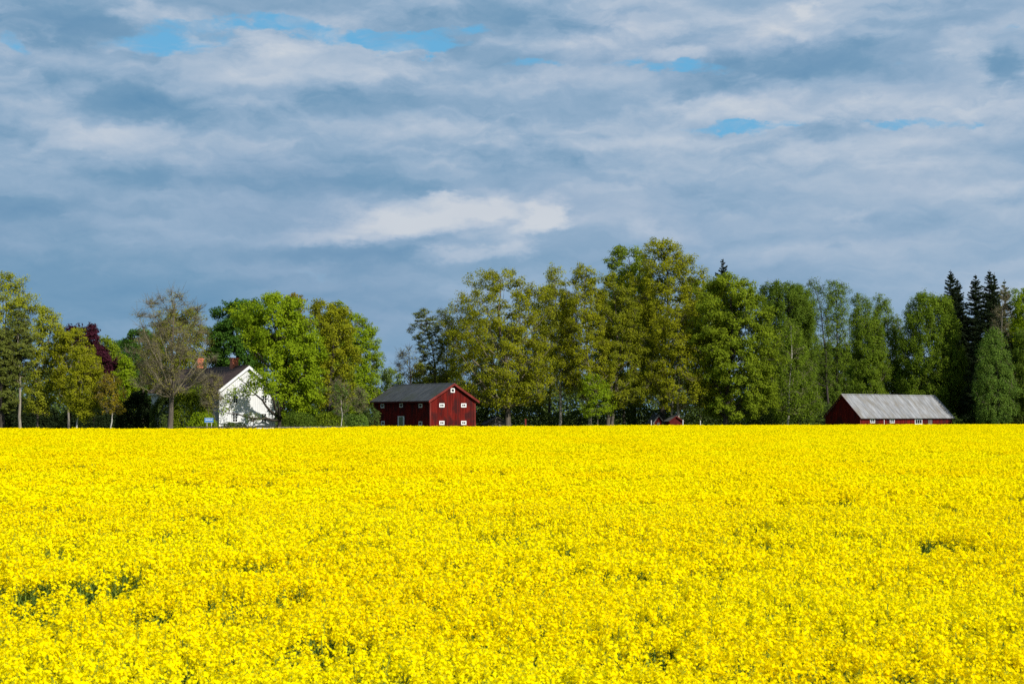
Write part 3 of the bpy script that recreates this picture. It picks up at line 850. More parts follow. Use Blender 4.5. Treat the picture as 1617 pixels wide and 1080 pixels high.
tree("maple_tree", "yellow-green maple with steep right flank just left of the barn", "maple tree",
     [(494, 552, 564), (505, 544, 580), (520, 538, 592), (545, 536, 600), (575, 538, 600), (605, 540, 604), (635, 542, 592), (655, 545, 585)], 232, 'lime', 'bark', base=560, r0=.33, dens=1.05, clump=1.0, leaf=.14)
tree("birch_tree", "slim pale young birch among the bushes left of the barn", "birch tree",
     [(600, 532, 544), (615, 524, 552), (635, 522, 554), (652, 528, 548)], 182, 'birch_pale', 'bark_birch', base=538, r0=.08, dens=.4, clump=.6, leaf=.09, twigs=5)
tree("rowan_tree", "thin grey-stemmed sapling close to the barn's left corner", "rowan tree",
     [(612, 560, 574), (630, 556, 580), (650, 558, 580)], 186, 'grey_leaf', 'bark_pale', base=568, r0=.07, dens=.4, clump=.55, leaf=.09, twigs=5)
for i, (a, b, yt, D_, mt, lb) in enumerate([
    (444, 500, 648, 178, 'birch_dark', "rounded mid-green bush right of the maple trunk"),
    (492, 546, 646, 183, 'green', "leafy garden bush between the maple trunk and the young birch"),
    (546, 582, 652, 186, 'birch_pale', "pale leafy bush against the left corner of the barn"),
    (346, 392, 664, 172, 'under', "low bush along the foot of the white house wall")]):
    bush("garden_bush", lb, "bush", a, b, yt, D_, mt, .10, .9, seed=10 + i, thick=1.4)
tree("apple_tree", "small flowering pale green bush-tree before the white gable", "apple tree",
     [(650, 392, 404), (656, 386, 412), (666, 386, 412)], 171, 'birch_pale', 'bark', base=399, r0=.07, dens=.3, clump=.45, leaf=.07, twigs=3)

# ---- between the groups, behind the barn
tree("oak_tree", "leafless brown tree rising behind the barn's roof", "oak tree",
     [(548, 636, 652), (560, 622, 668), (578, 618, 672), (595, 622, 668)], 246, 'brown_bud', 'bark_dark', base=648, r0=.24, dens=.10, clump=.9, leaf=.10, twigs=8, limbs=18)
tree("willow_tree", "low pale grey-green tree left behind the barn roof", "willow tree",
     [(580, 606, 622), (592, 598, 634), (610, 596, 640), (640, 596, 640)], 252, 'grey_leaf', 'bark', base=615, r0=.2, dens=.8, clump=1.1, leaf=.16)
tree("pine_tree", "crooked sparse pine with open sky between its tufts behind the barn", "pine tree",
     [(487, 660, 682), (500, 650, 690), (520, 644, 694), (545, 656, 700), (570, 664, 700), (600, 668, 704)], 228, 'pine', 'bark_dark', base=686, r0=.26, dens=.48, clump=.75, leaf=.12, twigs=4, limbs=13, hollow=.3, flat=.4)
tree("pine_tree", "thin leafing tree between the crooked pine and the great oak", "oak tree",
     [(488, 692, 704), (505, 686, 714), (530, 688, 722), (560, 690, 722), (600, 690, 720), (640, 690, 720)], 232, 'olive_dark', 'bark_dark', base=704, r0=.2, dens=.5, clump=.85, leaf=.12, twigs=5, limbs=13)

# ---- the great group in the middle
tree("oak_tree", "great spreading olive oak right of the barn", "oak tree",
     [(424, 768, 806), (434, 752, 826), (448, 740, 842), (464, 728, 854), (482, 714, 858), (505, 708, 862), (535, 706, 866), (565, 708, 868), (595, 716, 870), (620, 730, 868), (638, 752, 858)], 224, 'olive', 'bark', base=802, r0=.50, dens=.62, clump=1.25, leaf=.145, twigs=4, limbs=34, hollow=.35, order_noise=.10)
tree("oak_tree", "darker oak filling in behind the great olive oak", "oak tree",
     [(500, 730, 760), (520, 715, 830), (560, 712, 850), (600, 716, 856), (640, 724, 860)], 240, 'olive_dark', 'bark_dark', base=765, r0=.35, dens=.6, clump=1.2, leaf=.16, twigs=2)
tree("birch_tree", "narrow grey-green birch between the great oak and its right neighbour", "birch tree",
     [(420, 868, 880), (435, 860, 890), (460, 858, 892), (490, 860, 894), (530, 864, 898), (570, 866, 902), (605, 866, 904), (620, 870, 900)], 226, 'aspen', 'bark_pale', base=884, r0=.25, dens=.60, clump=.9, leaf=.12, twigs=4, limbs=22)
tree("oak_tree", "olive-brown tree with pale straight trunk second right of great oak", "oak tree",
     [(417, 912, 926), (430, 900, 936), (450, 892, 946), (480, 886, 950), (515, 884, 954), (550, 886, 958), (590, 888, 960), (615, 894, 956), (626, 904, 948)], 225, 'olive', 'bark_pale', base=930, r0=.30, dens=.72, clump=1.0, leaf=.14, twigs=3, limbs=24)
tree("oak_tree", "olive tree with forked grey trunk third right of great oak", "oak tree",
     [(430, 956, 972), (445, 946, 984), (470, 942, 1000), (500, 942, 1012), (540, 944, 1020), (580, 942, 1028), (620, 945, 1034), (640, 960, 1030)], 227, 'olive_dark', 'bark', base=960, r0=.35, dens=.75, clump=1.05, leaf=.14, twigs=3, limbs=24, stems=[(0, 1), (.5, .8)])
tree("maple_tree", "dark green maple peeping out left of the tallest oak", "maple tree",
     [(390, 975, 1002), (402, 962, 1016), (422, 956, 1030), (450, 958, 1040), (500, 960, 1050), (560, 965, 1050)], 244, 'green', 'bark_dark', base=1000, r0=.45, dens=.85, clump=1.15, leaf=.17, twigs=2)
tree("oak_tree", "tallest oak of the wood, olive, towering above all others", "oak tree",
     [(376, 1028, 1050), (386, 1020, 1076), (400, 1010, 1084), (420, 1004, 1100), (445, 996, 1116), (470, 990, 1122), (500, 996, 1120), (540, 1004, 1100), (580, 1010, 1090), (620, 1016, 1086)], 236, 'olive', 'bark_dark', base=1045, r0=.55, dens=.72, clump=1.25, leaf=.15, twigs=3, limbs=36, hollow=.35, order_noise=.10)
tree("oak_tree", "lower yellow-olive oak standing before the tallest oak's right side", "oak tree",
     [(478, 1056, 1076), (495, 1042, 1096), (520, 1034, 1112), (550, 1030, 1126), (580, 1030, 1134), (605, 1028, 1136), (630, 1030, 1130), (644, 1040, 1118)], 226, 'olive', 'bark_pale', base=1071, r0=.28, dens=.66, clump=1.05, leaf=.14, twigs=4, limbs=26, stems=[(0, 1), (-1.3, .7)])
tree("hazel_tree", "fresh green small tree low between two trunks under the olive oaks", "hazel tree",
     [(590, 928, 948), (610, 920, 962), (635, 918, 968), (655, 920, 966)], 222, 'lime', 'bark', base=944, r0=.10, dens=.7, clump=.8, leaf=.12)
spruce("spruce_tree", "lone spruce whose dark tip rises behind the big green maple", 1142, 408, 84, 262, 560, 3)
tree("maple_tree", "big leafy green maple at the right end of the oak group", "maple tree",
     [(432, 1140, 1158), (444, 1120, 1180), (462, 1106, 1198), (485, 1100, 1212), (505, 1098, 1216), (525, 1098, 1226), (555, 1100, 1222), (585, 1106, 1220), (610, 1108, 1224), (635, 1112, 1216), (656, 1116, 1200)], 224, 'green', 'bark_dark', base=1146, r0=.45, dens=1.15, clump=1.2, leaf=.16, twigs=2, limbs=30, order_noise=.11)
tree("birch_tree", "dense dark birch crown behind the white-stemmed birch", "birch tree",
     [(441, 1214, 1236), (450, 1204, 1262), (470, 1200, 1274), (500, 1200, 1280), (550, 1202, 1284), (600, 1205, 1285), (645, 1210, 1285)], 246, 'birch_dark', 'bark_dark', base=1235, r0=.32, dens=1.2, clump=1.05, leaf=.14, droop=.9)
tree("birch_tree", "brownish green birch just left of the twin-trunked aspens", "birch tree",
     [(446, 1252, 1266), (458, 1244, 1280), (480, 1240, 1288), (520, 1240, 1290), (570, 1240, 1290)], 250, 'birch', 'bark_dark', base=1262, r0=.26, dens=.9, clump=1.0, leaf=.13, droop=.8)
tree("birch_tree", "white-stemmed birch with drooping light green leaves right of big maple", "birch tree",
     [(500, 1240, 1252), (518, 1230, 1262), (545, 1222, 1274), (575, 1218, 1284), (605, 1214, 1292), (635, 1214, 1296), (656, 1222, 1290)], 232, 'birch', 'bark_birch', base=1243, r0=.22, dens=.60, clump=.95, leaf=.125, twigs=3, droop=1.0, limbs=20)
tree("aspen_tree", "left one of two airy dark-trunked aspens with sky showing through", "aspen tree",
     [(438, 1276, 1284), (448, 1270, 1300), (470, 1270, 1310), (500, 1274, 1314), (530, 1278, 1312), (560, 1276, 1312), (600, 1274, 1312)], 263, 'birch_dark', 'bark_dark', base=1309, r0=.28, dens=.42, clump=.95, leaf=.12, twigs=4, droop=.4, limbs=20)
tree("aspen_tree", "right one of two airy dark-trunked aspens with sky showing through", "aspen tree",
     [(440, 1306, 1320), (446, 1302, 1334), (465, 1302, 1340), (500, 1304, 1342), (540, 1308, 1342), (580, 1308, 1342)], 265, 'birch', 'bark_dark', base=1321, r0=.28, dens=.5, clump=.95, leaf=.12, twigs=4, droop=.5, limbs=20)
tree("birch_tree", "birch with thin top above the left end of grey-roofed barn", "birch tree",
     [(461, 1352, 1364), (474, 1344, 1376), (500, 1342, 1380), (540, 1342, 1384), (590, 1342, 1386), (630, 1342, 1384)], 272, 'birch', 'bark_dark', base=1352, r0=.24, dens=.75, clump=.95, leaf=.13, twigs=3, droop=.7)
tree("birch_tree", "airy pointed birch above the middle of grey-roofed barn", "birch tree",
     [(462, 1382, 1392), (475, 1378, 1404), (500, 1378, 1416), (540, 1380, 1422), (600, 1378, 1424), (640, 1378, 1420)], 276, 'birch', 'bark_pale', base=1400, r0=.24, dens=.7, clump=.95, leaf=.13, twigs=3, droop=.7)
tree("birch_tree", "rounded yellowish birch low behind the ridge of grey-roofed barn", "birch tree",
     [(498, 1358, 1384), (515, 1350, 1396), (545, 1346, 1400), (580, 1344, 1402), (620, 1344, 1400), (645, 1344, 1400)], 268, 'birch', 'bark', base=1375, r0=.22, dens=1.1, clump=1.0, leaf=.13, droop=.7)
tree("birch_tree", "slender light green birch between the aspens and the rounded birch", "birch tree",
     [(545, 1290, 1300), (565, 1282, 1318), (600, 1278, 1336), (630, 1280, 1350), (652, 1284, 1350)], 266, 'birch_dark', 'bark', base=1300, r0=.16, dens=.8, clump=.9, leaf=.13, droop=.6)
tree("birch_tree", "big dense drooping birch beside the spruces, leaning over the barn", "birch tree",
     [(461, 1446, 1486), (470, 1438, 1500), (486, 1434, 1506), (510, 1430, 1510), (540, 1426, 1514), (570, 1422, 1520), (600, 1422, 1520), (625, 1424, 1512), (648, 1430, 1504)], 269, 'birch', 'bark_dark', base=1470, r0=.38, dens=1.25, clump=1.1, leaf=.145, droop=1.0, limbs=26)
tree("birch_tree", "greyish thin-topped tree between pointed birch and big drooping birch", "birch tree",
     [(500, 1412, 1420), (520, 1408, 1430), (560, 1406, 1434), (610, 1404, 1434)], 280, 'birch_dark', 'bark_pale', base=1420, r0=.18, dens=.6, clump=.9, leaf=.13, twigs=4)
spruce("spruce_tree", "left tall dark spruce just behind the big drooping birch", 1501, 426, 96, 282, 660, 11, dens=1.15)
spruce("spruce_tree", "shorter spruce tip close right of the first tall spruce", 1512, 440, 84, 288, 660, 12, dens=1.1)
spruce("spruce_tree", "spruce with pointed tip in the middle of the dark stand", 1540, 433, 100, 280, 660, 13, dens=1.15)
spruce("spruce_tree", "tallest spruce of the dark right-hand stand", 1562, 426, 98, 262, 660, 14, dens=1.2)
spruce("spruce_tree", "narrow spruce tip touching the tallest spruce on its right", 1570, 430, 60, 268, 660, 15, dens=1.1)
spruce("spruce_tree", "brownish half-dead spruce right of the tallest spruce", 1586, 441, 84, 264, 660, 16, mat='pine', dens=.6)
spruce("spruce_tree", "shaded spruce hidden low between the spruce stand and right edge", 1608, 470, 90, 272, 660, 17, dens=1.0)
spruce("spruce_tree", "low dark spruce in the gap between drooping birch and pale birch", 1526, 500, 80, 279, 664, 18, dens=1.1)
tree("dead_tree", "dead grey leafless trunk in front of the brownish spruce", "dead tree",
     [(448, 1580, 1590), (470, 1572, 1598), (500, 1568, 1600), (530, 1570, 1598)], 256, 'brown_bud', 'bark_pale', base=1586, r0=.16, dens=.04, clump=.8, leaf=.08, twigs=6, limbs=14)
tree("birch_tree", "pale cone-shaped birch in front of the dark spruces", "birch tree",
     [(514, 1560, 1574), (530, 1552, 1584), (555, 1544, 1592), (585, 1540, 1600), (615, 1538, 1604), (645, 1542, 1600), (660, 1548, 1594)], 250, 'birch_pale', 'bark_pale', base=1575, r0=.2, dens=.85, clump=.95, leaf=.13, droop=.9)
tree("maple_tree", "yellow-green tree at the far right edge beside the spruces", "maple tree",
     [(455, 1598, 1622), (468, 1594, 1640), (490, 1596, 1650), (530, 1598, 1655), (580, 1600, 1655)], 262, 'lime', 'bark', base=1622, r0=.35, dens=.9, clump=1.1, leaf=.15)
tree("birch_tree", "dark leafy tree low at the far right edge", "birch tree",
     [(520, 1608, 1640), (550, 1602, 1660), (600, 1600, 1665), (650, 1604, 1660)], 254, 'birch_dark', 'bark', base=1630, r0=.3, dens=1.0, clump=1.1, leaf=.14, droop=.5)
tree("oak_tree", "shaded oak seen behind the narrow grey-green birch", "oak tree",
     [(455, 858, 885), (475, 846, 905), (510, 840, 915), (560, 838, 918), (610, 840, 915)], 252, 'olive_dark', 'bark_dark', base=868, r0=.3, dens=.9, clump=1.2, leaf=.17, twigs=1)
tree("oak_tree", "dark green oak deep between the third and the tallest oak", "oak tree",
     [(440, 985, 1010), (470, 930, 1030), (520, 920, 1040), (580, 920, 1045), (620, 920, 1040)], 256, 'green', 'bark_dark', base=985, r0=.3, dens=.8, clump=1.25, leaf=.18, twigs=1)
tree("maple_tree", "shadowy maple between the tallest oak and the big leafy maple", "maple tree",
     [(440, 1085, 1115), (470, 1075, 1130), (520, 1075, 1135), (580, 1080, 1140), (630, 1085, 1140)], 252, 'green', 'bark_dark', base=1105, r0=.3, dens=.9, clump=1.2, leaf=.17, twigs=1)
tree("birch_tree", "shaded birch far behind the two airy aspens", "birch tree",
     [(545, 1296, 1330), (570, 1280, 1350), (610, 1276, 1356), (645, 1276, 1356)], 290, 'birch_dark', 'bark_dark', base=1325, r0=.25, dens=1.0, clump=1.2, leaf=.18, twigs=1)
tree("oak_tree", "low olive tree behind the barn between bare tree and crooked pine", "oak tree",
     [(572, 656, 676), (590, 648, 700), (620, 646, 706), (650, 650, 706)], 250, 'olive_dark', 'bark', base=676, r0=.2, dens=.9, clump=1.0, leaf=.16, twigs=1)
# just outside the frame, so that a step to the side still shows a wood
tree("oak_tree", "olive oak beyond the left edge of the photo", "oak tree",
     [(470, -120, -70), (500, -140, -50), (560, -150, -45), (640, -130, -60)], 205, 'olive', 'bark', base=-95, r0=.4, dens=.9, clump=1.3, leaf=.18)
tree("birch_tree", "birch beyond the right edge of the photo", "birch tree",
     [(470, 1680, 1710), (500, 1660, 1740), (560, 1655, 1745), (640, 1665, 1735)], 258, 'birch', 'bark', base=1700, r0=.4, dens=1.0, clump=1.3, leaf=.18)


# undergrowth between the trunks and the far wood closing the view: nobody could count these
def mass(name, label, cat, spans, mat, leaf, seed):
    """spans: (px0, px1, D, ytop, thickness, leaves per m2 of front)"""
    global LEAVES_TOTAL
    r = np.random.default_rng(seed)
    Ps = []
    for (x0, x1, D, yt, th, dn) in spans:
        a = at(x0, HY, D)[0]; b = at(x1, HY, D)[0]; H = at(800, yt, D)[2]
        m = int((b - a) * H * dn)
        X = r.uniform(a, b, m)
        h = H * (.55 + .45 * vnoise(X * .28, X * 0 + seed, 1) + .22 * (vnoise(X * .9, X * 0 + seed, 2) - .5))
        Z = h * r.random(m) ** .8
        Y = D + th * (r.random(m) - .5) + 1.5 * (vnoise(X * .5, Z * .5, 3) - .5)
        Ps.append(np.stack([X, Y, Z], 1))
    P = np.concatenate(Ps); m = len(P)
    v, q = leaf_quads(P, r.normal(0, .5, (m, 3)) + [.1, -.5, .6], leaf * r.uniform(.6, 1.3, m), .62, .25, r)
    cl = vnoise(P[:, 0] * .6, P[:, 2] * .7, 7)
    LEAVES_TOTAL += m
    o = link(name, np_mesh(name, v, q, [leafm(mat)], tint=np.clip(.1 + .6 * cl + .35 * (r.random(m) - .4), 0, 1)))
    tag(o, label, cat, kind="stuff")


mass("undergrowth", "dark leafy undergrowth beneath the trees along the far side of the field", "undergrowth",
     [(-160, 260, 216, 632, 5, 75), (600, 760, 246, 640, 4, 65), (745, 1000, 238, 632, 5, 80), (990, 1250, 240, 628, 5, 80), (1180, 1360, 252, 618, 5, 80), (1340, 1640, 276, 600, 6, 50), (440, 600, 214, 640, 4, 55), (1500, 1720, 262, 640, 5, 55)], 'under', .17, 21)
mass("distant_forest", "distant hazy forest closing the gaps between the nearer trees", "distant forest",
     [(-260, 300, 330, 570, 14, 26), (300, 700, 340, 578, 14, 28), (640, 1300, 335, 575, 14, 26), (1180, 1900, 330, 560, 14, 24)], 'far', .34, 22)
print("leaf faces", LEAVES_TOTAL)

# ------------------------------------------------------------------ buildings
MAT['red'] = surf_mat("falu_red_boards", (.060, .0065, .006), (.165, .0165, .0125), (2.6, 2.6, .22), 6, rough=.9, cc=(.05, .012, .012), scale2=(.75, .75, .45), lo2=.47, hi2=.60, spec=.03)
MAT['red_dark'] = surf_mat("dark_red_boards", (.065, .008, .007), (.10, .011, .009), (2.0, 2.0, .4), 6, rough=.92, spec=.15)
MAT['red_trim'] = surf_mat("red_trim", (.105, .015, .012), (.17, .028, .022), (1, 1, 1), 5, rough=.85, spec=.2)
MAT['white'] = surf_mat("white_paint", (.52, .53, .54), (.62, .63, .64), (1.5, 1.5, .6), 5, rough=.7, spec=.3)
MAT['white_trim'] = surf_mat("white_trim", (.60, .61, .61), (.70, .71, .71), (3, 3, 3), 3, rough=.6)
MAT['white_aged'] = surf_mat("greyed_white_paint", (.42, .42, .40), (.66, .66, .64), (4, 4, 4), 4, rough=.7)
MAT['glass'] = surf_mat("dark_window_glass", (.008, .009, .010), (.02, .022, .026), (2, 2, 2), 2, rough=.25, spec=.15)
MAT['roof_dark'] = surf_mat("dark_barn_roof", (.022, .025, .028), (.075, .08, .085), (.55, 3.2, .55), 7, .38, .68, rough=.7, cc=(.035, .04, .03), scale2=(.4, .4, .4), spec=.3, bump=.2)
MAT['roof_brown'] = surf_mat("brown_tile_roof", (.035, .022, .020), (.075, .048, .042), (2.5, 2.5, 2.5), 6, rough=.85, spec=.2, bump=.3)
MAT['roof_grey'] = surf_mat("fibre_cement_sheets", (.125, .129, .138), (.285, .292, .305), (.35, 2.2, .35), 8, .34, .66, rough=.85, cc=(.15, .14, .125), scale2=(.45, .9, .45), lo2=.44, hi2=.68, spec=.25, bump=.2)
MAT['brick'] = surf_mat("chimney_brick", (.42, .11, .06), (.55, .19, .12), (5, 5, 12), 4, rough=.9)
MAT['sign_blue'] = surf_mat("blue_sign_board", (.05, .17, .42), (.07, .21, .48), (2, 2, 2), 2, rough=.5)
MAT['metal'] = surf_mat("galvanised_metal", (.35, .35, .35), (.5, .5, .5), (3, 3, 3), 3, rough=.5)
MAT['grey_wood'] = surf_mat("weathered_wood", (.06, .055, .05), (.16, .15, .135), (4, 4, 1.5), 5, rough=.95)
MAT['green_door'] = surf_mat("faded_green_door", (.10, .13, .07), (.16, .19, .11), (3, 3, .6), 4, rough=.8)
MAT['stone'] = surf_mat("granite_plinth", (.16, .155, .15), (.30, .29, .28), (3, 3, 3), 5, rough=.9)


class Building:
    def __init__(s, name, label, cat, near_px, D, phi, other_px, rear_px, He, Hr, near_is_left=True, matwall='red'):
        s.phi = phi
        cph, sph = math.cos(phi), math.sin(phi)
        Cx = (near_px - 808.5) / F * D; Cy = D
        k = (other_px - 808.5) / F
        sg = 1 if near_is_left else -1
        s.W = (k * Cy - Cx) / (sg * (cph - k * sph))
        k = (rear_px - 808.5) / F
        s.L = (k * Cy - Cx) / (-sph - k * cph)
        lx = -s.W / 2 * sg; ly = -s.L / 2
        s.root = empty(name, (Cx - (lx * cph - ly * sph), Cy - (lx * sph + ly * cph), 0), phi)
        tag(s.root, label, cat)
        s.He, s.Hr = He, Hr
        print(name, "W", round(s.W, 2), "L", round(s.L, 2), "He", round(He, 2), "Hr", round(Hr, 2))

    def walls(s, mat, batten=.28, bw=.035, bt=.03, plinth=.35, mat_side=None):
        W, L, He, Hr = s.W, s.L, s.He, s.Hr
        for sgn in (-1, 1):       # gables
            m = MB(); y = sgn * L / 2
            m.prism([(-W / 2, y, plinth), (W / 2, y, plinth), (W / 2, y, He), (0, y, Hr), (-W / 2, y, He)], (0, -sgn * .14, 0))
            x = -W / 2 + batten / 2
            while x < W / 2:
                h = He + (Hr - He) * (1 - abs(x) / (W / 2)) - .05
                m.box(x - bw / 2, x + bw / 2, y + (0 if sgn > 0 else -bt), y + (bt if sgn > 0 else 0), plinth + .02, h)
                x += batten
            m.build("gable_wall", mat, s.root)
        for sgn in (-1, 1):
            m = MB(); x = sgn * W / 2
            m.box(min(x, x - sgn * .14), max(x, x - sgn * .14), -L / 2 + .142, L / 2 - .142, plinth, He - .02)
            y = -L / 2 + batten / 2
            while y < L / 2:
                m.box(min(x, x + sgn * bt), max(x, x + sgn * bt), y - bw / 2, y + bw / 2, plinth + .02, He - .05)
                y += batten
            m.build("side_wall", mat_side or mat, s.root)
        m = MB()
        m.box(-W / 2 - .03, W / 2 + .03, -L / 2 - .03, L / 2 + .03, 0, plinth - .003)
        m.build("plinth", MAT['stone'], s.root)

    def corners(s, mat, w=.16, t=.05, plinth=.35):
        W, L = s.W, s.L
        for a in (-1, 1):
            for b in (-1, 1):
                m = MB()
                x = a * W / 2; y = b * L / 2
                x1 = x + a * t; y1 = y + b * t
                m.box(min(x1, x - a * w), max(x1, x - a * w), min(y + b * .002, y1), max(y + b * .002, y1), plinth, s.He - .06)
                m.box(min(x + a * .002, x1), max(x + a * .002, x1), min(y - b * w, y), max(y - b * w, y), plinth, s.He - .06)
                m.build("corner_board", mat, s.root)

    def roof(s, mat, over_e=.35, over_g=.35, th=.12, seam=None, barge=None, bw=.2, seam_h=.03, ridge=None, fascia=None):
        W, L, He, Hr = s.W, s.L, s.He, s.Hr
        sl = (Hr - He) / (W / 2)
        ln = math.hypot(1, sl)
        nx, nz = sl / ln, 1 / ln
        for sg in (-1, 1):
            xe = sg * (W / 2 + over_e); ze = He - sl * over_e
            m = MB()
            y0 = -L / 2 - over_g; y1 = L / 2 + over_g
            u = .01
            a0 = (sg * u, y0, Hr + .015); a1 = (xe, y0, ze + .015)
            m.prism([a0, a1, (a1[0] + sg * nx * th, y0, a1[2] + nz * th), (sg * u, y0, Hr + th / nz)], (0, y1 - y0, 0))
            if seam:
                y = y0 + seam / 2
                while y < y1:
                    b0 = (sg * u, y, Hr + th / nz + .001); b1 = (a1[0] + sg * nx * (th + .001), y, a1[2] + nz * (th + .001))
                    m.prism([b0, b1, (b1[0] + sg * nx * seam_h, y, b1[2] + nz * seam_h), (sg * u, y, b0[2] + seam_h / nz)], (0, .05, 0))
                    y += seam
            m.build("roof_slope", mat, s.root)
            if barge:
                for gs in (-1, 1):
                    yb = gs * (L / 2 + over_g)
                    m = MB()
                    m.prism([(sg * u * .5, yb, Hr + th * 1.2), (xe + sg * .03, yb, ze + th * 1.2), (xe + sg * .03, yb, ze - bw), (sg * u * .5, yb, Hr - bw)], (0, gs * .04, 0))
                    m.build("bargeboard", barge, s.root)
            if fascia:
                m = MB()
                m.box(min(xe + sg * .005, xe + sg * .035), max(xe + sg * .005, xe + sg * .035), y0 + .02, y1 - .02, ze - .12, ze + .02)
                m.build("eaves_board", fascia, s.root)
        m = MB()
        m.prism([(-.16, -L / 2 - over_g - .02, Hr + th / nz - .06), (.16, -L / 2 - over_g - .02, Hr + th / nz - .06), (0, -L / 2 - over_g - .02, Hr + th / nz + .08)], (0, L + 2 * over_g + .04, 0))
        m.build("ridge_cap", ridge or mat, s.root)

    def window(s, face, u, z, w, h, fw=.1, cols=2, rows=2, mat=None, glass=None, out=.05, name="window"):
        """face 'g' front gable (u = x), 'l' left side, 'r' right side (u = y); centre u, z"""
        mat = mat or MAT['white_trim']
        W, L = s.W, s.L

        def bx(m, a0, a1, z0, z1, d0, d1):
            if face == 'g': m.box(a0, a1, -L / 2 - d1, -L / 2 - d0, z0, z1)
            elif face == 'l': m.box(-W / 2 - d1, -W / 2 - d0, a0, a1, z0, z1)
            else: m.box(W / 2 + d0, W / 2 + d1, a0, a1, z0, z1)
        f = MB()
        bx(f, u - w / 2, u - w / 2 + fw, z - h / 2, z + h / 2, .002, out + .03)
        bx(f, u + w / 2 - fw, u + w / 2, z - h / 2, z + h / 2, .002, out + .03)
        bx(f, u - w / 2 + fw, u + w / 2 - fw, z + h / 2 - fw, z + h / 2, .002, out + .03)
        bx(f, u - w / 2 + fw, u + w / 2 - fw, z - h / 2, z - h / 2 + fw, .002, out + .045)
        iw, ih = w - 2 * fw, h - 2 * fw
        mt = .028
        for i in range(1, cols):
            c_ = u - iw / 2 + iw * i / cols
            bx(f, c_ - mt, c_ + mt, z - ih / 2, z + ih / 2, .004, out + .012)
        for j in range(1, rows):
            c_ = z - ih / 2 + ih * j / rows
            bx(f, u - iw / 2, u + iw / 2, c_ - mt * .55, c_ + mt * .55, .004, out + .006)
        fo = f.build(name, mat, s.root)
        g_ = MB(); bx(g_, u - iw / 2, u + iw / 2, z - ih / 2, z + ih / 2, .003, .034)
        g_.build("pane", glass or MAT['glass'], fo)
        return fo


def local_u(b, px, face):
    """local coordinate along a face of building b that is seen in column px"""
    k = (px - 808.5) / F
    cph, sph = math.cos(b.phi), math.sin(b.phi)
    ox, oy = b.root.location.x, b.root.location.y
    if face == 'g': fx = 0; fy = -b.L / 2; dxl, dyl = 1, 0
    elif face == 'l': fx = -b.W / 2; fy = 0; dxl, dyl = 0, 1
    else: fx = b.W / 2; fy = 0; dxl, dyl = 0, 1
    X0 = ox + fx * cph - fy * sph; Y0 = oy + fx * sph + fy * cph
    DX = dxl * cph - dyl * sph; DY = dxl * sph + dyl * cph
    t = (k * Y0 - X0) / (DX - k * DY)
    return t, Y0 + DY * t


def zz_at(py, Y): return CAM_Z + (HY - py) * Y / F


def set_heights(b, z_eave, z_ridge, over):
    """wall and ridge heights that bring the eaves' lower edge to z_eave"""
    k = over / (b.W / 2)
    b.Hr = z_ridge; b.He = (z_eave + z_ridge * k) / (1 + k)


def put_window(b, face, px, py, wpx, hpx, **kw):
    u, Y = local_u(b, px, face)
    u0, _ = local_u(b, px - wpx / 2, face); u1, _ = local_u(b, px + wpx / 2, face)
    return b.window(face, u, zz_at(py, Y), abs(u1 - u0), hpx * Y / F, **kw)


# red two-storey barn
D1 = 214.0
barn = Building("red_barn", "two-storey dark red barn with black roof and small white windows", "barn", 679, D1, math.radians(36), 750.5, 591,
                zz_at(633, D1), 0, True)
set_heights(barn, zz_at(634.2, D1), zz_at(606.5, D1 + barn.W / 2 * math.sin(barn.phi)), .45)
barn.walls(MAT['red'], batten=.30, bw=.06, bt=.035)
barn.corners(MAT['red_trim'], w=.18)
barn.roof(MAT['roof_dark'], .45, .45, .12, seam=2.1, barge=MAT['red_trim'], bw=.22, fascia=MAT['red_dark'], seam_h=.015)
for px, py in ((604.5, 641), (634, 640), (664.5, 640.5), (605.5, 668), (664.5, 668.5)):
    put_window(barn, 'l', px, py, 5.4, 6.4, fw=.14, cols=1, rows=1, mat=MAT['white_aged'])
for px, py in ((697.5, 640), (732, 640), (697.5, 667.5), (732, 667.5)):
    put_window(barn, 'g', px, py, 8.2, 6.2, fw=.17, cols=2, rows=1)
put_window(barn, 'g', 714.6, 616.4, 6.4, 6.8, fw=.15, cols=1, rows=1)
# door with pale frame on the shaded long side
u, Y = local_u(barn, 634.0, 'l')
dm = MB(); dz1 = zz_at(658.2, Y)
dm.box(-barn.W / 2 - .06, -barn.W / 2 - .002, u - .62, u + .62, .36, dz1)
door = dm.build("door", MAT['green_door'], barn.root)
dm = MB()
for a, b_ in ((u - .92, u - .622), (u + .622, u + .92)):
    dm.box(-barn.W / 2 - .09, -barn.W / 2 - .003, a, b_, .36, dz1 + .12)
dm.box(-barn.W / 2 - .09, -barn.W / 2 - .003, u - .619, u + .619, dz1 + .003, dz1 + .12)
dm.build("door_frame", MAT['white_aged'], door)
dm = MB(); dm.box(-barn.W / 2 - .11, -barn.W / 2 - .062, u + .45, u + .52, 1.35, 1.5); dm.build("handle", MAT['metal'], door)
# two broad vertical cover boards on the gable
for px in (706.5, 722.5):
    u, Y = local_u(barn, px, 'g')
    m = MB(); m.box(u - .1, u + .1, -barn.L / 2 - .06, -barn.L / 2 - .002, .4, barn.He + (barn.Hr - barn.He) * (1 - abs(u) / (barn.W / 2)) - .12)
    m.build("cover_board", MAT['red_dark'], barn.root)

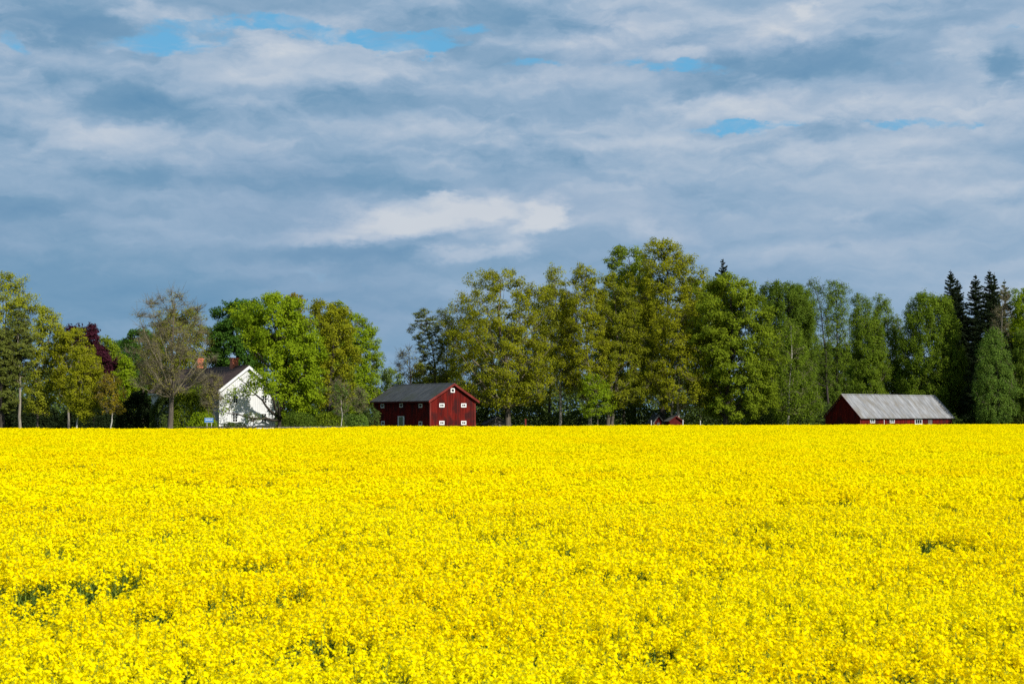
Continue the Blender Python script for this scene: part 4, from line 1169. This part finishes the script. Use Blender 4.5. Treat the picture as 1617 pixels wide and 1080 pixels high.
# long low barn with grey sheet roof
D2 = 236.0
barn2 = Building("low_barn", "long low red barn with pale grey sheet roof by the spruces", "barn", 1357.5, D2, math.radians(-50), 1303, 1502,
                 0, 0, False)
set_heights(barn2, zz_at(661.3, D2), zz_at(623.8, D2 + barn2.W / 2 * math.sin(abs(barn2.phi))), .40)
barn2.walls(MAT['red'], batten=.26, bw=.05, bt=.03, plinth=.3)
barn2.corners(MAT['red_trim'], w=.14, plinth=.3)
barn2.roof(MAT['roof_grey'], .40, .35, .10, seam=1.1, barge=MAT['red_dark'], bw=.12, ridge=MAT['roof_grey'], seam_h=.012)
for px, w_ in ((1376.5, 7.5), (1407.5, 7.5)):
    put_window(barn2, 'r', px, 664.6, w_, 6.2, fw=.11, cols=2, rows=2)
put_window(barn2, 'r', 1449, 665.8, 11.5, 8.4, fw=.15, cols=3, rows=1)
put_window(barn2, 'r', 1467.5, 666, 6.5, 8, fw=.05, cols=2, rows=1, mat=MAT['grey_wood'], glass=MAT['grey_wood'], name="hatch")
u, Y = local_u(barn2, 1394.3, 'r')
dp = MB(); dp.box(barn2.W / 2 + .06, barn2.W / 2 + .15, u - .05, u + .05, .1, barn2.He - .1)
dp.build("downpipe", MAT['white_trim'], barn2.root)
u, Y = local_u(barn2, 1428.0, 'r')
dp = MB(); dp.box(barn2.W / 2 + .035, barn2.W / 2 + .08, u - .07, u + .07, .32, barn2.He - .1)
dp.build("cover_board", MAT['red_dark'], barn2.root)

# white farmhouse
D3 = 182.0
house = Building("farmhouse", "white wooden farmhouse with brown roof and two brick chimneys", "house", 347, D3, math.radians(36), 434, 240,
                 zz_at(616, D3), 0, True)
set_heights(house, zz_at(619, D3), zz_at(579.5, D3 + house.W / 2 * math.sin(house.phi)), .40)
house.walls(MAT['white'], batten=.26, bw=.045, bt=.03)
house.corners(MAT['white_trim'], w=.16)
house.roof(MAT['roof_brown'], .40, .45, .13, barge=MAT['white_trim'], bw=.24, fascia=MAT['white_trim'])
for px, py, w_, h_ in ((372, 630.5, 8.5, 13), (417.5, 630.5, 8.5, 13), (371.5, 659.5, 8.8, 14.5), (417, 659.5, 8.8, 15.5), (393.5, 605, 6.0, 8.6), (403.5, 605.5, 6.0, 8.6)):
    put_window(house, 'g', px, py, w_, h_, fw=.085, cols=2, rows=3 if w_ > 7 else 2)
m = MB(); m.box(-house.W / 2 + .17, house.W / 2 - .17, -house.L / 2 - .055, -house.L / 2 - .002, 3.12, 3.26)
m.build("belt_board", MAT['white_trim'], house.root)
for yy in (-4, 0.5, 5):
    house.window('l', yy, 2.0, 1.1, 1.5, fw=.12, cols=2, rows=3); house.window('l', yy, 4.8, 1.1, 1.3, fw=.12, cols=2, rows=3)
for px, yt in ((369.5, 565), (314.5, 566)):
    # local y of the ridge seen in this column
    cph, sph = math.cos(house.phi), math.sin(house.phi)
    k = (px - 808.5) / F
    ox, oy = house.root.location.x, house.root.location.y
    t = (k * oy - ox) / (-sph - k * cph)
    Yd = oy + cph * t
    zt = zz_at(yt, Yd)
    m = MB(); m.box(-.42, .42, t - .42, t + .42, house.Hr - .5, zt - .18)
    ch = m.build("chimney", MAT['brick'], house.root)
    m = MB(); m.box(-.5, .5, t - .5, t + .5, zt - .178, zt - .06); m.box(-.42, .42, t - .42, t + .42, zt - .057, zt)
    m.build("chimney_cap", MAT['brick'], ch)


# sheds
def shed(name, label, px0, px1, ytop, D, phi, He_, wallm, roofm, barge='white_aged', door_=True):
    b = Building(name, label, "shed", px0, D, phi, px1, px0 - 8, He_, zz_at(ytop, D), True)
    b.walls(wallm, batten=.25, bw=.04, bt=.025, plinth=.1)
    b.corners(MAT[barge], w=.12, plinth=.1)
    b.roof(roofm, .25, .25, .08, barge=MAT[barge], bw=.10)
    if door_:
        m_ = MB(); m_.box(-.25, .25, -b.L / 2 - .07, -b.L / 2 - .028, .12, 1.8); d_ = m_.build("door", MAT['grey_wood'], b.root)
        m_ = MB(); m_.box(.15, .19, -b.L / 2 - .1, -b.L / 2 - .072, 1.0, 1.12); m_.build("handle", MAT['metal'], d_)
    return b


shed("garden_shed", "tiny dark red shed left of the tallest oak's trunk", 1032, 1046, 656, 226, math.radians(20), 1.9, MAT['red_dark'], MAT['roof_dark'], barge='grey_wood')
shed("playhouse", "small red hut right of the tallest oak's trunk", 1058, 1076, 657.5, 224, math.radians(15), 2.1, MAT['red_dark'], MAT['grey_wood'], barge='red_dark', door_=False)
shed("low_shed", "low dark shed with grey roof beside the barn's right corner", 766, 806, 659, 232, math.radians(8), 1.5, MAT['grey_wood'], MAT['roof_dark'], barge='grey_wood', door_=False)


# white and red posts at the wood edge
def post(px, ytop, D, mat, name, label, w=.05):
    p = at(px, HY, D); h = zz_at(ytop, D)
    root = empty(name, (p[0], D, 0)); tag(root, label, "post", "posts along the wood edge")
    m_ = MB(); m_.box(-w, w, -w, w, 0, h); m_.build("shaft", mat, root)
    m_ = MB(); m_.prism([(-w * 1.2, -w * 1.2, h + .001), (w * 1.2, -w * 1.2, h + .001), (w * 1.2, w * 1.2, h + .001), (-w * 1.2, w * 1.2, h + .001)], (0, 0, .05)); m_.build("cap", mat, root)


post(1028.5, 664, 222, MAT['white_aged'], "gate_post", "pale post just left of the tiny red shed")
post(1078.5, 663, 221, MAT['white_trim'], "gate_post", "white post at the right corner of the small red hut")
post(1106, 664.5, 222, MAT['white_aged'], "gate_post", "lone pale post right of the small red hut")
post(830, 662, 220, MAT['red_trim'], "gate_post", "short red post between the great oak and the narrow birch", .12)

# blue road sign in front of the house
p = at(330, HY, 171)
sg = empty("road_sign", (p[0], 171, 0), math.radians(6)); tag(sg, "small blue road sign on two pale posts left of the white house", "road sign")
zc = zz_at(663.3, 171); 
m = MB(); m.box(-.52, .52, -.02, .02, zc - .28, zc + .28); sb = m.build("sign_board", MAT['sign_blue'], sg)
m = MB()
m.box(-.50, .50, -.026, -.021, zc + .245, zc + .265); m.box(-.50, .50, -.026, -.021, zc - .265, zc - .245)
r_ = random.Random(4)
x = -.40                        # one unreadable line of white lettering, as in the photograph
for wd in (.16, .12, .20, .10, .14):
    m.box(x, x + wd, -.026, -.021, zc - .01, zc + .09 - .02 * (wd < .13)); x += wd + .022
m.build("lettering", MAT['white_trim'], sb)
for xx in (-.22, .32):
    m = MB(); m.box(xx - .03, xx + .03, .021, .08, 0, zc + .2); m.build("post", MAT['metal'], sg)


# low dark rail along the road in front of the house and bushes
def rail_fence(name, label, pxa, pxb, Da, Db, ytop, mat):
    a = at(pxa, HY, Da); b = at(pxb, HY, Db)
    n = 14
    root = empty(name, (a[0], a[1], 0), math.atan2(b[1] - a[1], b[0] - a[0])); tag(root, label, "fence")
    Lg = math.hypot(b[0] - a[0], b[1] - a[1]); h = zz_at(ytop, (Da + Db) / 2)
    for i in range(n):
        t = Lg * i / (n - 1)
        m_ = MB(); m_.box(t - .05, t + .05, .036, .12, 0, h + .03); m_.build("post", mat, root)
    for z_ in (h - .16, h - .48):
        m_ = MB(); m_.box(-.1, Lg + .1, -.03, .03, z_, z_ + .14); m_.build("rail", mat, root)


rail_fence("rail_fence", "low dark wooden rail fence between the field and the white house", 296, 436, 166.0, 170.0, 673.0, MAT['bark_dark'])
rail_fence("rail_fence", "low grey rail fence below the bushes left of the barn", 440, 548, 172.0, 177.5, 673.2, MAT['grey_wood'])
